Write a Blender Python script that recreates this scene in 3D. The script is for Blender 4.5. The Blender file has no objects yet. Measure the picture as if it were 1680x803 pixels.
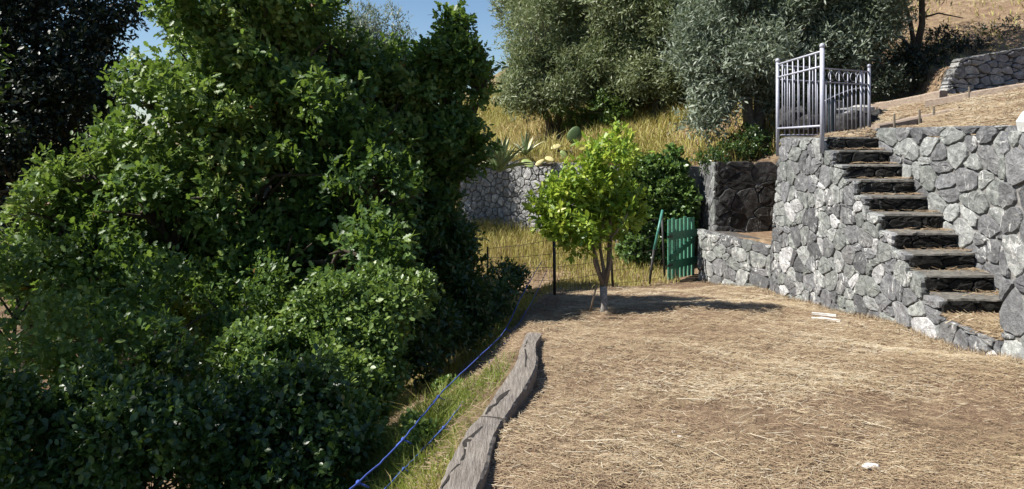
import bpy, math, random
import numpy as np
from mathutils import Vector, noise as mnoise
S = bpy.context.scene
COL = S.collection
rng = np.random.default_rng(7)
random.seed(7)
R = math.radians
# ------------------------------------------------------------ camera, sky, sun
F = 1250.0; EYE = 1.7; HOR = 222.0
cd = bpy.data.cameras.new('camera'); cam = bpy.data.objects.new('camera', cd); COL.objects.link(cam)
cam.location = (0, 0, EYE); cam.rotation_euler = (R(90), 0, 0)
cd.sensor_width = 36; cd.lens = 36 * F / 1680; cd.shift_y = -(401.5 - HOR) / 1680
cd.clip_start = 0.05; cd.clip_end = 3000
S.camera = cam
SUN_DIR = Vector((1.0, 0.15, -1.15)).normalized()       # direction the light travels
el = math.asin(-SUN_DIR.z); az = math.atan2(-SUN_DIR.x, -SUN_DIR.y)   # azimuth from +Y
w = bpy.data.worlds.new('World'); S.world = w; w.use_nodes = True
wn = w.node_tree; bg = wn.nodes['Background']
sky = wn.nodes.new('ShaderNodeTexSky'); sky.sky_type = 'NISHITA'; sky.sun_disc = False
sky.sun_elevation = el; sky.sun_rotation = az % (2 * math.pi); sky.altitude = 200
sky.air_density = 1.0; sky.dust_density = 0.25; sky.ozone_density = 5.0
wn.links.new(sky.outputs[0], bg.inputs[0]); bg.inputs[1].default_value = 0.066
sd = bpy.data.lights.new('sun', 'SUN'); sun = bpy.data.objects.new('sun', sd); COL.objects.link(sun)
sd.energy = 5.0; sd.angle = R(0.55); sd.color = (1.0, 0.95, 0.87)
sun.rotation_euler = SUN_DIR.to_track_quat('-Z', 'Y').to_euler(); sun.location = (-20, 5, 20)
S.view_settings.view_transform = 'Standard'; S.view_settings.look = 'None'
S.view_settings.exposure = 0.9; S.view_settings.gamma = 1.0

# ------------------------------------------------------------ helpers
def P(px, py, Y):
    return Vector(((px - 840) / F * Y, Y, EYE - (py - HOR) / F * Y))
def tag(o, label=None, cat=None, group=None, kind=None):
    if label: o['label'] = label
    if cat: o['category'] = cat
    if group: o['group'] = group
    if kind: o['kind'] = kind
    return o
def empty(name, loc=(0, 0, 0), **k):
    o = bpy.data.objects.new(name, None); COL.objects.link(o); o.location = loc
    o.empty_display_size = .1
    return tag(o, **k)
def link(name, me, mat=None, parent=None):
    o = bpy.data.objects.new(name, me); COL.objects.link(o)
    if mat is not None and len(me.materials) == 0: me.materials.append(mat)
    if parent is not None:
        o.parent = parent; o.location = -Vector(parent.location) if parent.parent is None else (0, 0, 0)
    return o
def mesh(name, vs, fs, mat=None, parent=None, smooth=False):
    me = bpy.data.meshes.new(name); me.from_pydata([tuple(v) for v in vs], [], fs); me.update()
    if smooth: me.polygons.foreach_set('use_smooth', [True] * len(me.polygons))
    return link(name, me, mat, parent)
def fast_mesh(name, V, loops, sizes, mat, parent=None, tint=None, smooth=False):
    """V (n,3); loops flat index array; sizes per face"""
    me = bpy.data.meshes.new(name)
    me.vertices.add(len(V)); me.vertices.foreach_set('co', np.asarray(V, np.float32).ravel())
    me.loops.add(len(loops)); me.loops.foreach_set('vertex_index', np.asarray(loops, np.int32))
    me.polygons.add(len(sizes)); st = np.concatenate([[0], np.cumsum(sizes)[:-1]]).astype(np.int32)
    me.polygons.foreach_set('loop_start', st)
    if tint is not None:
        a = me.attributes.new('tint', 'FLOAT', 'FACE'); a.data.foreach_set('value', np.asarray(tint, np.float32))
    me.update(calc_edges=True)
    if smooth: me.polygons.foreach_set('use_smooth', np.ones(len(sizes), bool))
    return link(name, me, mat, parent)
class MB:
    def __init__(s): s.v = []; s.f = []
    def add(s, vs, fs):
        n = len(s.v); s.v += [tuple(v) for v in vs]; s.f += [tuple(i + n for i in f) for f in fs]
    def box(s, c, d, rz=0, j=0):
        cx, cy, cz = c; x, y, z = d[0] / 2, d[1] / 2, d[2] / 2; co, si = math.cos(rz), math.sin(rz)
        vs = []
        for (a, b, e) in [(-1,-1,-1),(1,-1,-1),(1,1,-1),(-1,1,-1),(-1,-1,1),(1,-1,1),(1,1,1),(-1,1,1)]:
            X, Y = a * x, b * y
            vs.append((cx + X * co - Y * si + random.uniform(-j, j), cy + X * si + Y * co + random.uniform(-j, j), cz + e * z + random.uniform(-j, j)))
        s.add(vs, [(0,3,2,1),(4,5,6,7),(0,1,5,4),(1,2,6,5),(2,3,7,6),(3,0,4,7)])
    def tube(s, pts, rad, n=6, cap=True):
        pts = [Vector(p) for p in pts]
        if not hasattr(rad, '__len__'): rad = [rad] * len(pts)
        vs = []; fs = []
        for i, p in enumerate(pts):
            t = (pts[min(i + 1, len(pts) - 1)] - pts[max(i - 1, 0)]).normalized()
            a = t.cross(Vector((0.13, 0.31, 1)) if abs(t.z) < .95 else Vector((1, 0.2, 0))).normalized(); b = t.cross(a)
            for k in range(n):
                th = 2 * math.pi * k / n
                vs.append(p + (a * math.cos(th) + b * math.sin(th)) * rad[i])
        for i in range(len(pts) - 1):
            for k in range(n):
                k2 = (k + 1) % n
                fs.append((i * n + k, i * n + k2, (i + 1) * n + k2, (i + 1) * n + k))
        if cap:
            fs.append(tuple(range(n - 1, -1, -1))); fs.append(tuple((len(pts) - 1) * n + k for k in range(n)))
        s.add(vs, fs)
    def ball(s, c, r, n=8, m=5):
        vs = [(c[0], c[1], c[2] - r)]
        for i in range(1, m):
            ph = math.pi * i / m
            for k in range(n):
                th = 2 * math.pi * k / n
                vs.append((c[0] + r * math.sin(ph) * math.cos(th), c[1] + r * math.sin(ph) * math.sin(th), c[2] - r * math.cos(ph)))
        vs.append((c[0], c[1], c[2] + r)); fs = []
        for k in range(n):
            fs.append((0, 1 + (k + 1) % n, 1 + k)); L = len(vs) - 1; b = 1 + (m - 2) * n
            fs.append((L, b + k, b + (k + 1) % n))
        for i in range(m - 2):
            for k in range(n):
                k2 = (k + 1) % n; a = 1 + i * n
                fs.append((a + k, a + k2, a + n + k2, a + n + k))
        s.add(vs, fs)
    def build(s, name, mat, parent=None, smooth=False):
        return mesh(name, s.v, s.f, mat, parent, smooth)

# ------------------------------------------------------------ materials
def new_mat(name):
    m = bpy.data.materials.new(name); m.use_nodes = True
    nt = m.node_tree; return m, nt, nt.nodes['Principled BSDF']
def N(nt, t, **k):
    n = nt.nodes.new(t)
    for a, b in k.items():
        if a.startswith('i_'): n.inputs[int(a[2:])].default_value = b
        else: setattr(n, a, b)
    return n
def ramp(nt, fac, stops, mode='LINEAR'):
    r = nt.nodes.new('ShaderNodeValToRGB'); r.color_ramp.interpolation = mode
    e = r.color_ramp.elements
    while len(e) < len(stops): e.new(.5)
    for i, (p, c) in enumerate(stops):
        e[i].position = p; e[i].color = (c[0], c[1], c[2], 1)
    nt.links.new(fac, r.inputs[0]); return r.outputs[0]
def noise_tex(nt, scale, detail=4, rough=.6, vec=None, dist=0, sc3=None):
    if vec is None: vec = nt.nodes.new('ShaderNodeNewGeometry').outputs['Position']
    if sc3 is not None:
        mp = nt.nodes.new('ShaderNodeMapping'); mp.inputs['Scale'].default_value = sc3
        nt.links.new(vec, mp.inputs[0]); vec = mp.outputs[0]
    n = nt.nodes.new('ShaderNodeTexNoise'); n.inputs['Scale'].default_value = scale
    n.inputs['Detail'].default_value = detail; n.inputs['Roughness'].default_value = rough
    n.inputs['Distortion'].default_value = dist
    nt.links.new(vec, n.inputs['Vector']); return n.outputs['Fac']
def mixc(nt, fac, a, b, mode='MIX'):
    m = nt.nodes.new('ShaderNodeMix'); m.data_type = 'RGBA'; m.blend_type = mode
    for sock, v in ((m.inputs[0], fac), (m.inputs[6], a), (m.inputs[7], b)):
        if hasattr(v, 'is_output') or isinstance(v, bpy.types.NodeSocket): nt.links.new(v, sock)
        elif isinstance(v, (int, float)): sock.default_value = v
        else: sock.default_value = (v[0], v[1], v[2], 1)
    return m.outputs[2]
def bump(nt, bs, h, strength=.5, dist=.02):
    b = nt.nodes.new('ShaderNodeBump'); b.inputs['Strength'].default_value = strength; b.inputs['Distance'].default_value = dist
    nt.links.new(h, b.inputs['Height']); nt.links.new(b.outputs[0], bs.inputs['Normal'])

def mat_simple(name, c1, c2=None, scale=8, rough=.7, bmp=0, metallic=0, sc3=None, bdist=.01):
    m, nt, bs = new_mat(name); bs.inputs['Roughness'].default_value = rough; bs.inputs['Metallic'].default_value = metallic
    n = noise_tex(nt, scale, 5, .65, sc3=sc3)
    nt.links.new(ramp(nt, n, [(.3, c1), (.7, c2 or c1)]), bs.inputs['Base Color'])
    if bmp: bump(nt, bs, n, bmp, bdist)
    return m

def mat_stone(name, pal, vein=.5, painted_shade=.0, lich=.55):
    m, nt, bs = new_mat(name); bs.inputs['Roughness'].default_value = .82; bs.inputs['Specular IOR Level'].default_value = .5 if lich > .3 else .12
    oi = nt.nodes.new('ShaderNodeObjectInfo')
    base = ramp(nt, oi.outputs['Random'], [(i / len(pal), c) for i, c in enumerate(pal)], 'CONSTANT')
    n1 = noise_tex(nt, 9, 6, .7); n2 = noise_tex(nt, 45, 4, .7)
    c = mixc(nt, .85, base, ramp(nt, n1, [(.30, (.38, .38, .39)), (.42, (.75, .75, .76)), (.52, (1.0, 1.0, 1.0)), (.66, (1.7, 1.7, 1.65))]), 'MULTIPLY')
    c = mixc(nt, .6, c, ramp(nt, n2, [(.3, (.6, .6, .6)), (.7, (1.3, 1.3, 1.3))]), 'MULTIPLY')
    # white calcite veins
    vn = noise_tex(nt, 3.4, 3.5, .5, dist=1.6, sc3=(1, 1, .45))
    mask = ramp(nt, vn, [(.478, (0, 0, 0)), (.495, (1, 1, 1)), (.505, (1, 1, 1)), (.522, (0, 0, 0))])
    gate = ramp(nt, noise_tex(nt, 3.1, 2, .5), [(.55, (0, 0, 0)), (.62, (vein, vein, vein))])
    mm = nt.nodes.new('ShaderNodeMath'); mm.operation = 'MULTIPLY'; nt.links.new(mask, mm.inputs[0]); nt.links.new(gate, mm.inputs[1])
    c = mixc(nt, mm.outputs[0], c, (.55, .55, .53))
    # pale lichen blotches
    li = ramp(nt, noise_tex(nt, 6.5, 6, .75), [(.60, (0, 0, 0)), (.68, (lich, lich, lich))])
    c = mixc(nt, li, c, (.42, .43, .40))
    if painted_shade:  # blotchy near-black tint standing in for shade on risers and corner block
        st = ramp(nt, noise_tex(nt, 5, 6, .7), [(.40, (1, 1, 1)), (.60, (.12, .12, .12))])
        ms = nt.nodes.new('ShaderNodeMath'); ms.operation = 'MULTIPLY'; ms.inputs[1].default_value = painted_shade; nt.links.new(st, ms.inputs[0])
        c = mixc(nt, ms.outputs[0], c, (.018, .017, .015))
    nt.links.new(c, bs.inputs['Base Color'])
    ad = nt.nodes.new('ShaderNodeMath'); ad.operation = 'ADD'; nt.links.new(n1, ad.inputs[0]); nt.links.new(n2, ad.inputs[1])
    bump(nt, bs, ad.outputs[0], .7, .025)
    return m
def g(v, b=0): b *= .2; return (v * (1 - .4 * b), v, v * (1 + b))
def gg(v, t): return (v * (1 - .03 * t), v * (1 + .01 * t), v * (1 - .03 * t))
PAL = [g(.15, .15), gg(.24, 1), g(.18, .15), gg(.21, 1.2), gg(.29, .8), g(.14, .2), g(.22, .12), g(.19, .0), gg(.26, 1), g(.125, .2), gg(.31, .6), g(.20, .2), g(.17, .1), gg(.24, 1.4), g(.16, .15), gg(.19, 1.5), gg(.37, .8), g(.11, .2), gg(.28, 1.)]
PAL = [tuple(.88 * c for c in p) for p in PAL]
M_stone = mat_stone('serpentine_stone', PAL, .9)
M_riser = mat_stone('shade_dark_riser_stone', [g(.024, .0), g(.015, .0), g(.038, -.3), g(.02, .0)], .35, .97, .06)  # near-black base with the risers' shade put into it
M_dark = mat_stone('dark_stone', [g(.05, .05), g(.075, .03), g(.035, .0)], .3, .8, .1)  # corner face's shade is put into this stone colour
M_far = mat_stone('far_wall_stone', [g(.34, .08), g(.44, .05), g(.28, .08), g(.38, .02), g(.32, .1)], .3)
M_dry = mat_stone('dry_wall_stone', [g(.30, -.3), g(.22, .04), g(.35, -.3), g(.26, 0), g(.17, -.2)], .1)
M_white = mat_simple('white_limestone', (.42, .42, .40), (.62, .62, .60), 14, .85, .6)
M_pale = mat_stone('pale_quartz_stone', [g(.40, .0), g(.34, .0), g(.46, 0)], .2)
M_mortar = mat_simple('old_mortar', (.09, .087, .083), (.29, .28, .265), 18, .95, .8)
M_core = mat_simple('earth_core', (.04, .037, .033), (.10, .09, .08), 12, 1, .6)
M_tread = mat_simple('weathered_tread_slab', (.06, .058, .053), (.19, .178, .155), 20, .9, .5)

# ground: dry cut grass, brown earth, some green
def mat_ground():
    m, nt, bs = new_mat('dry_ground'); bs.inputs['Roughness'].default_value = 1; bs.inputs['Specular IOR Level'].default_value = .1
    fine = noise_tex(nt, 60, 5, .8, sc3=(1, 2.2, 1)); mid = noise_tex(nt, 5, 5, .7); big = noise_tex(nt, .9, 4, .6)
    c = ramp(nt, mid, [(.30, (.11, .075, .05)), (.45, (.21, .15, .098)), (.60, (.32, .24, .155)), (.75, (.42, .33, .22))])
    c = mixc(nt, ramp(nt, big, [(.42, (0, 0, 0)), (.62, (.5, .5, .5))]), c, (.23, .15, .105))
    c = mixc(nt, .8, c, ramp(nt, fine, [(.28, (.30, .28, .26)), (.48, (.9, .9, .9)), (.68, (1.7, 1.65, 1.55))]), 'MULTIPLY')
    at = nt.nodes.new('ShaderNodeAttribute'); at.attribute_name = 'zone'
    gr = ramp(nt, mid, [(.3, (.045, .05, .015)), (.7, (.16, .16, .04))])
    c = mixc(nt, at.outputs['Fac'], c, gr)
    nt.links.new(c, bs.inputs['Base Color'])
    ad = nt.nodes.new('ShaderNodeMath'); ad.operation = 'MULTIPLY_ADD'; ad.inputs[1].default_value = .5
    nt.links.new(fine, ad.inputs[0]); nt.links.new(mid, ad.inputs[2])
    bump(nt, bs, ad.outputs[0], .8, .05)
    return m
M_ground = mat_ground()

def mat_leaf(name, stops, rough=.42, trans=.28, tcol=(.25, .40, .05), spec=.5):
    m, nt, bs = new_mat(name); bs.inputs['Roughness'].default_value = rough; bs.inputs['Specular IOR Level'].default_value = spec
    at = nt.nodes.new('ShaderNodeAttribute'); at.attribute_name = 'tint'
    c = ramp(nt, at.outputs['Fac'], stops); nt.links.new(c, bs.inputs['Base Color'])
    if trans:
        tr = nt.nodes.new('ShaderNodeBsdfTranslucent'); tc = mixc(nt, .5, c, tcol); nt.links.new(tc, tr.inputs[0])
        mx = nt.nodes.new('ShaderNodeMixShader'); mx.inputs[0].default_value = trans
        nt.links.new(bs.outputs[0], mx.inputs[1]); nt.links.new(tr.outputs[0], mx.inputs[2])
        nt.links.new(mx.outputs[0], nt.nodes['Material Output'].inputs[0])
    return m
ML_oak = mat_leaf('oak_leaf', [(0, (.030, .064, .018)), (.35, (.068, .135, .032)), (.65, (.135, .21, .05)), (.965, (.27, .32, .09)), (.985, (.34, .12, .05))], .46, .32, (.30, .46, .05), .4)
ML_holm = mat_leaf('holm_oak_leaf', [(0, (.010, .016, .009)), (.7, (.020, .031, .015)), (1, (.045, .06, .03))], .45, .08, (.05, .08, .02))  # dark evergreen leaf, its shaded side also put into the colour
ML_bramble = mat_leaf('bramble_leaf', [(0, (.06, .11, .024)), (.6, (.13, .21, .05)), (1, (.25, .32, .08))], .42, .32, (.30, .44, .06))
ML_ivy = mat_leaf('ivy_leaf', [(0, (.022, .048, .014)), (.6, (.045, .09, .024)), (1, (.11, .17, .045))], .34, .2)
ML_olive = mat_leaf('olive_leaf', [(0, (.095, .125, .052)), (.5, (.18, .22, .10)), (.85, (.26, .30, .16)), (1, (.38, .41, .28))], .5, .3, (.28, .32, .12))
ML_olive2 = mat_leaf('grey_olive_leaf', [(0, (.10, .13, .085)), (.5, (.19, .23, .165)), (1, (.38, .42, .34))], .5, .3, (.25, .32, .14))
ML_lemon = mat_leaf('citrus_leaf', [(0, (.07, .14, .018)), (.4, (.20, .32, .035)), (.75, (.42, .50, .07)), (1, (.70, .62, .18))], .45, .36, (.48, .60, .06))
ML_grass = mat_leaf('green_grass', [(0, (.10, .15, .02)), (.5, (.17, .22, .03)), (.8, (.28, .27, .06)), (1, (.38, .29, .11))], .6, .35, (.32, .42, .05))
ML_dry = mat_leaf('dry_grass', [(0, (.24, .18, .06)), (.3, (.42, .34, .12)), (.6, (.33, .34, .08)), (1, (.56, .44, .22))], .7, .3, (.45, .38, .1))
ML_straw = mat_leaf('straw', [(0, (.155, .10, .06)), (.35, (.26, .183, .109)), (.6, (.345, .262, .160)), (.9, (.42, .335, .212)), (1, (.53, .47, .35))], .7, .1, (.5, .4, .2))
M_bark = mat_simple('oak_bark', (.035, .027, .02), (.09, .07, .05), 18, .95, .8, sc3=(1, 1, .25))
M_bark2 = mat_simple('grey_bark', (.08, .068, .052), (.20, .17, .13), 18, .95, .8, sc3=(1, 1, .25))
M_bark3 = mat_simple('citrus_bark', (.10, .075, .05), (.28, .23, .17), 22, .9, .6, sc3=(1, 1, .3))
M_timber = mat_simple('weathered_timber', (.17, .13, .10), (.34, .27, .21), 9, .9, .7, sc3=(.3, 3, 3))
M_rail2 = mat_simple('dull_grey_steel', (.22, .23, .28), (.32, .33, .38), 30, .5, 0, .3)
M_rail = mat_simple('galvanised_steel', (.34, .35, .41), (.50, .51, .58), 25, .6, 0, .1)
M_green = mat_simple('green_paint', (.015, .105, .06), (.03, .15, .09), 20, .5, .2)
M_greenpole = mat_simple('green_coated_steel', (.04, .16, .13), (.07, .24, .19), 20, .45)
M_black = mat_simple('dark_iron', (.012, .012, .012), (.03, .027, .025), 30, .6)
M_wire = mat_simple('wire', (.05, .055, .05), (.09, .09, .08), 30, .5, 0, .5)
M_rope = mat_simple('blue_rope', (.03, .06, .30), (.07, .13, .48), 90, 1)
M_rope2 = mat_simple('faded_blue_rope', (.04, .08, .34), (.09, .17, .48), 70, 1)
M_tarp = mat_simple('dark_blue_steel', (.014, .022, .03), (.03, .045, .055), 12, .5)
M_cactus = mat_simple('cactus_skin', (.16, .24, .07), (.30, .36, .12), 14, .55, .2)
M_cactusy = mat_simple('yellow_cactus_skin', (.45, .42, .16), (.62, .52, .26), 10, .6, .2)
M_stake = mat_simple('pale_stake', (.30, .22, .14), (.46, .36, .25), 25, .8)
M_slat = mat_simple('bleached_slat', (.42, .40, .37), (.62, .60, .56), 25, .8)

def mat_plank():
    m, nt, bs = new_mat('weathered_plank'); bs.inputs['Roughness'].default_value = .9
    tc = nt.nodes.new('ShaderNodeNewGeometry').outputs['Position']
    gn = noise_tex(nt, 10, 6, .72, vec=tc, sc3=(7, .55, 3), dist=.6); n2 = noise_tex(nt, 4, 4, .6)
    c = ramp(nt, gn, [(.30, (.10, .085, .070)), (.48, (.205, .18, .155)), (.70, (.31, .285, .255))])
    c = mixc(nt, .6, c, ramp(nt, n2, [(.3, (.72, .72, .74)), (.7, (1.2, 1.17, 1.12))]), 'MULTIPLY')
    nt.links.new(c, bs.inputs['Base Color']); bump(nt, bs, gn, .8, .02); return m
M_plank = mat_plank()
M_crack = mat_simple('dark_crack', (.012, .010, .008), (.03, .025, .02), 30, 1)

# ------------------------------------------------------------ terrain
CTRL = [(4.9,5,1.66),(4.9,9,1.66),(4.3,10.5,1.62),(4.3,11.6,1.60),(6,5,1.88),(6,10,1.92),(6,12,1.78),(5.4,12.8,1.62),(8,8,2.3),(8,12,2.38),(7.5,13.6,2.35),
 (10,13.5,2.75),(8.5,14.6,2.45),(10.5,14.6,2.75),(4.4,14.3,1.12),(4,15.3,1.15),(2,16.2,1.12),(0,17.4,1.08),(-3,18,.5),(-8,18,-1.2),(2,20,1.9),(4.5,20,2.5),(0,21,1.6),
 (4,26,4.0),(-2,26,2.2),(-8,26,.3),(7,18,3.2),(9,18,3.9),(12,18,4.6),(12,21,5.4),(10,24,6.4),(15,24,6.6),(6,24,4.4),(10,35,11),(0,35,4.6),(-10,35,.5),(20,14,5),(22,30,11),
 (0,55,6),(-20,50,-2),(-9,50,1.5),(30,55,22),(12,5,3.0),(20,0,4.5),(-20,30,-1)]
CT = np.array(CTRL, float)
def _tps(r): return np.where(r > 1e-9, r * r * np.log(np.maximum(r, 1e-9)), 0)
_n = len(CT); _d = np.hypot(CT[:, 0][:, None] - CT[:, 0], CT[:, 1][:, None] - CT[:, 1])
_A = np.zeros((_n + 3, _n + 3)); _A[:_n, :_n] = _tps(_d) + np.eye(_n) * .15; _A[:_n, _n] = 1; _A[:_n, _n + 1:_n + 3] = CT[:, :2]; _A[_n:, :_n] = _A[:_n, _n:].T
_w = np.linalg.solve(_A, np.concatenate([CT[:, 2], [0, 0, 0]]))
def sm(x, a, b):
    t = np.clip((x - a) / (b - a), 0, 1); return t * t * (3 - 2 * t)
def upper(X, Y):
    X = np.clip(X, -22, 32); Y = np.clip(Y, 0, 58)
    sh = X.shape; x = X.ravel(); y = Y.ravel(); out = np.zeros(len(x))
    for i in range(_n): out += _w[i] * _tps(np.hypot(x - CT[i, 0], y - CT[i, 1]))
    out += _w[_n] + _w[_n + 1] * x + _w[_n + 2] * y
    out = out.reshape(sh)
    return out + .55 * sm(Y - (13.62 + .37 * (X - 7.62)), .16, .24) * sm(X, 7.75, 8.15)
def gY(Y):
    z = np.where(Y < 6, -.02 * np.maximum(Y - 1, 0), -.10 - .1125 * (Y - 6))
    return np.where(Y < 14, z, -1.0 + .235 * (Y - 14))
def XP(Y): return -.27 + (Y - 3.75) * .117
def lower(X, Y):
    z = gY(Y)
    k = .62 * (1 - sm(Y, 12.0, 15.0)) + .05
    d = np.maximum(XP(Y) - .05 - X, 0)
    z = z - np.minimum(d * k, 2.6 * k / .62)
    z = z + .10 * np.exp(-((X - 2.3) ** 2 / .8 + (Y - 9.2) ** 2 / 1.2))
    # straw bank along wall foot
    return z
W2A = (3.72, 15.0); W2B = (-1.2, 17.6)
def w2y(X): return np.where(X > 3.93, 14.0, W2A[1] + (W2A[0] - X) * (W2B[1] - W2A[1]) / (W2A[0] - W2B[0]))
def outerX(Y): return np.where(Y < 12.0, 4.05, 4.05 - (Y - 12.0) * .29)
def Hs(X, Y):
    lo = lower(X, Y); up = upper(X, Y)
    # edge between low terrace and upper: a few strips
    e = np.where(Y < 6.33, 4.25, np.where(Y < 9.98, 4.93, 4.25))
    t = sm(X, e, e + .06)
    t = np.where(Y > 11.85, 0, t)
    mid = np.where(X > outerX(Y) + .12, -.06, lo)       # ledge
    base = np.where((Y > 11.85) & (Y < 14.1), mid, lo)
    # upper right beyond ledge
    tr = sm(X, 5.6, 5.7) * (Y > 11.85)
    tb = sm(Y - w2y(X), .12, .2)
    t = np.maximum(np.maximum(t, tr), tb)
    z = base * (1 - t) + up * t
    # under the stairs the sheet stays below treads
    return z
def H1(x, y): return float(Hs(np.array([x], float), np.array([y], float))[0])
def hit(px, py, y0=3.0, y1=60):
    """point of the ground seen at a photo pixel"""
    y = y0
    while y < y1:
        p = P(px, py, y)
        if H1(p.x, p.y) >= p.z: return Vector((p.x, p.y, H1(p.x, p.y)))
        y += .04 if y < 20 else .2
    return P(px, py, y1)
def axis(a, b, step, far, g_=1.35):
    c = list(np.arange(a, b + 1e-6, step)); lo = []; x = a; s = step
    while x > -far: s *= g_; x -= s; lo.append(x)
    hi = []; x = c[-1]; s = step
    while x < far: s *= g_; x += s; hi.append(x)
    return np.array(lo[::-1] + c + hi)
def rough(X, Y):
    return .018 * (np.sin(X * 3.1 + Y * 1.7) + np.sin(X * 1.3 - Y * 2.9 + 1) + .7 * np.sin(X * 7.3 + 2) * np.sin(Y * 6.1)) + .008 * np.sin(X * 17 + Y * 5) * np.sin(Y * 19 - X * 3)
def Hr(X, Y): return Hs(X, Y) + rough(X, Y)
def H2(x, y): return float(Hr(np.array([x], float), np.array([y], float))[0])
ax = axis(-5, 10.5, .09, 700); ay = axis(1.5, 24, .09, 900)
GX, GY = np.meshgrid(ax, ay); GZ = Hr(GX, GY)
nx, ny = len(ax), len(ay)
idx = np.arange(nx * ny).reshape(ny, nx)
q = np.stack([idx[:-1, :-1], idx[:-1, 1:], idx[1:, 1:], idx[1:, :-1]], -1).reshape(-1, 4)
ground = fast_mesh('ground', np.stack([GX.ravel(), GY.ravel(), GZ.ravel()], 1), q.ravel(), np.full(len(q), 4), M_ground, smooth=True)
zone = sm(XP(GY) - GX, -.05, .3) * (GY < 12) * (.35 + .65 * (rng.random(GX.shape) < 2)) 
zone = zone * (1 - sm(GY, 5.9, 6.8)) * (1 - .6 * np.exp(-((GX - .0) ** 2 + (GY - 6.9) ** 2) / .35))
zone = np.maximum(zone, .45 * sm(GY, 14.4, 15.3) * (GX < 3))
a = ground.data.attributes.new('zone', 'FLOAT', 'POINT'); a.data.foreach_set('value', zone.ravel().astype(np.float32))
tag(ground, kind='structure')

# ------------------------------------------------------------ stone walls
def clip(poly, nx_, ny_, c):
    """keep nx*x+ny*y<=c"""
    out = []; n = len(poly)
    for i in range(n):
        p, q_ = poly[i], poly[(i + 1) % n]
        dp = nx_ * p[0] + ny_ * p[1] - c; dq = nx_ * q_[0] + ny_ * q_[1] - c
        if dp <= 0: out.append(p)
        if (dp < 0 < dq) or (dq < 0 < dp):
            t = dp / (dp - dq); out.append((p[0] + t * (q_[0] - p[0]), p[1] + t * (q_[1] - p[1])))
    return out
def area(p): return .5 * sum(p[i][0] * p[(i + 1) % len(p)][1] - p[(i + 1) % len(p)][0] * p[i][1] for i in range(len(p)))
def voronoi(u0, u1, v0, v1, size, stretch=1.0, drop=.25, seed=1, jit=.42):
    r = random.Random(seed); pts = []
    su = size * stretch; nu = max(1, round((u1 - u0) / su)); nv = max(1, round((v1 - v0) / size))
    for j in range(-1, nv + 1):
        for i in range(-1, nu + 1):
            if r.random() < drop: continue
            pts.append((u0 + (i + .5 + (.5 if j % 2 else 0) + r.uniform(-jit, jit)) * (u1 - u0) / nu, v0 + (j + .5 + r.uniform(-jit, jit)) * (v1 - v0) / nv, r.random()))
    cells = []
    for a_ in pts:
        if not (u0 - su < a_[0] < u1 + su): continue
        poly = [(u0, v0), (u1, v0), (u1, v1), (u0, v1)]
        nb = sorted(pts, key=lambda b: ((b[0] - a_[0]) / stretch) ** 2 + (b[1] - a_[1]) ** 2)[1:22]
        for b in nb:
            dx, dy = (b[0] - a_[0]) / stretch ** 2, b[1] - a_[1]
            mx, my = (a_[0] + b[0]) / 2, (a_[1] + b[1]) / 2
            wsh = (a_[2] - b[2]) * size * size * .42
            poly = clip(poly, dx, dy, dx * mx + dy * my + wsh)
            if len(poly) < 3: break
        if len(poly) >= 3 and area(poly) > size * size * .04: cells.append(poly)
    return cells
def stone_mesh(poly, frame, depth=.07, gap=.0042, out=.03, seed=0, flat=False):
    O, U, V, Nn = frame; r = random.Random(seed)
    n = len(poly); pts = []
    per = sum(math.dist(poly[i], poly[(i + 1) % n]) for i in range(n))
    # chaikin corner cut and subdivision
    for i in range(n):
        p, q_ = poly[i], poly[(i + 1) % n]; L = math.dist(p, q_)
        if L < per * .02: continue
        c = .22
        pts.append((p[0] + (q_[0] - p[0]) * c, p[1] + (q_[1] - p[1]) * c))
        if L > per * .17: 
            nn = (-(q_[1] - p[1]) / L, (q_[0] - p[0]) / L); o = r.uniform(-.003, .012)
            pts.append(((p[0] + q_[0]) / 2 + nn[0] * o, (p[1] + q_[1]) / 2 + nn[1] * o))
        pts.append((q_[0] + (p[0] - q_[0]) * c, q_[1] + (p[1] - q_[1]) * c))
    if len(pts) < 4: return None
    cx = sum(p[0] for p in pts) / len(pts); cy = sum(p[1] for p in pts) / len(pts)
    rad = math.sqrt(abs(area(pts)) / 3.14) + 1e-6
    pr = r.uniform(0, out) * (.45 if out < .05 else 1); tx, ty = r.uniform(-.06, .06), r.uniform(-.06, .06); m = len(pts)
    def ring(s, d, nz):
        o = []
        for p in pts:
            x, y = cx + (p[0] - cx) * s, cy + (p[1] - cy) * s
            dd = d + tx * (x - cx) + ty * (y - cy) + (r.uniform(-nz, nz) if nz else 0)
            o.append(O + U * x + V * y + Nn * dd)
        return o
    s0 = max(.5, 1 - gap / rad); ed = min(.008, rad * .1)
    vs = ring(s0, -depth, 0) + ring(s0, pr - ed, .004) + ring(s0 - ed * .8 / rad, pr, .006)
    vs += ring(.5, pr + ed * .3, .007)
    fs = []
    for k in range(3):
        for i in range(m):
            j = (i + 1) % m; fs.append((k * m + i, k * m + j, (k + 1) * m + j, (k + 1) * m + i))
    vs.append(O + U * cx + V * cy + Nn * (pr + ed * .5 + r.uniform(-.004, .01))); c = len(vs) - 1
    for i in range(m): fs.append((3 * m + i, 3 * m + (i + 1) % m, c))
    return vs, fs
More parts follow.
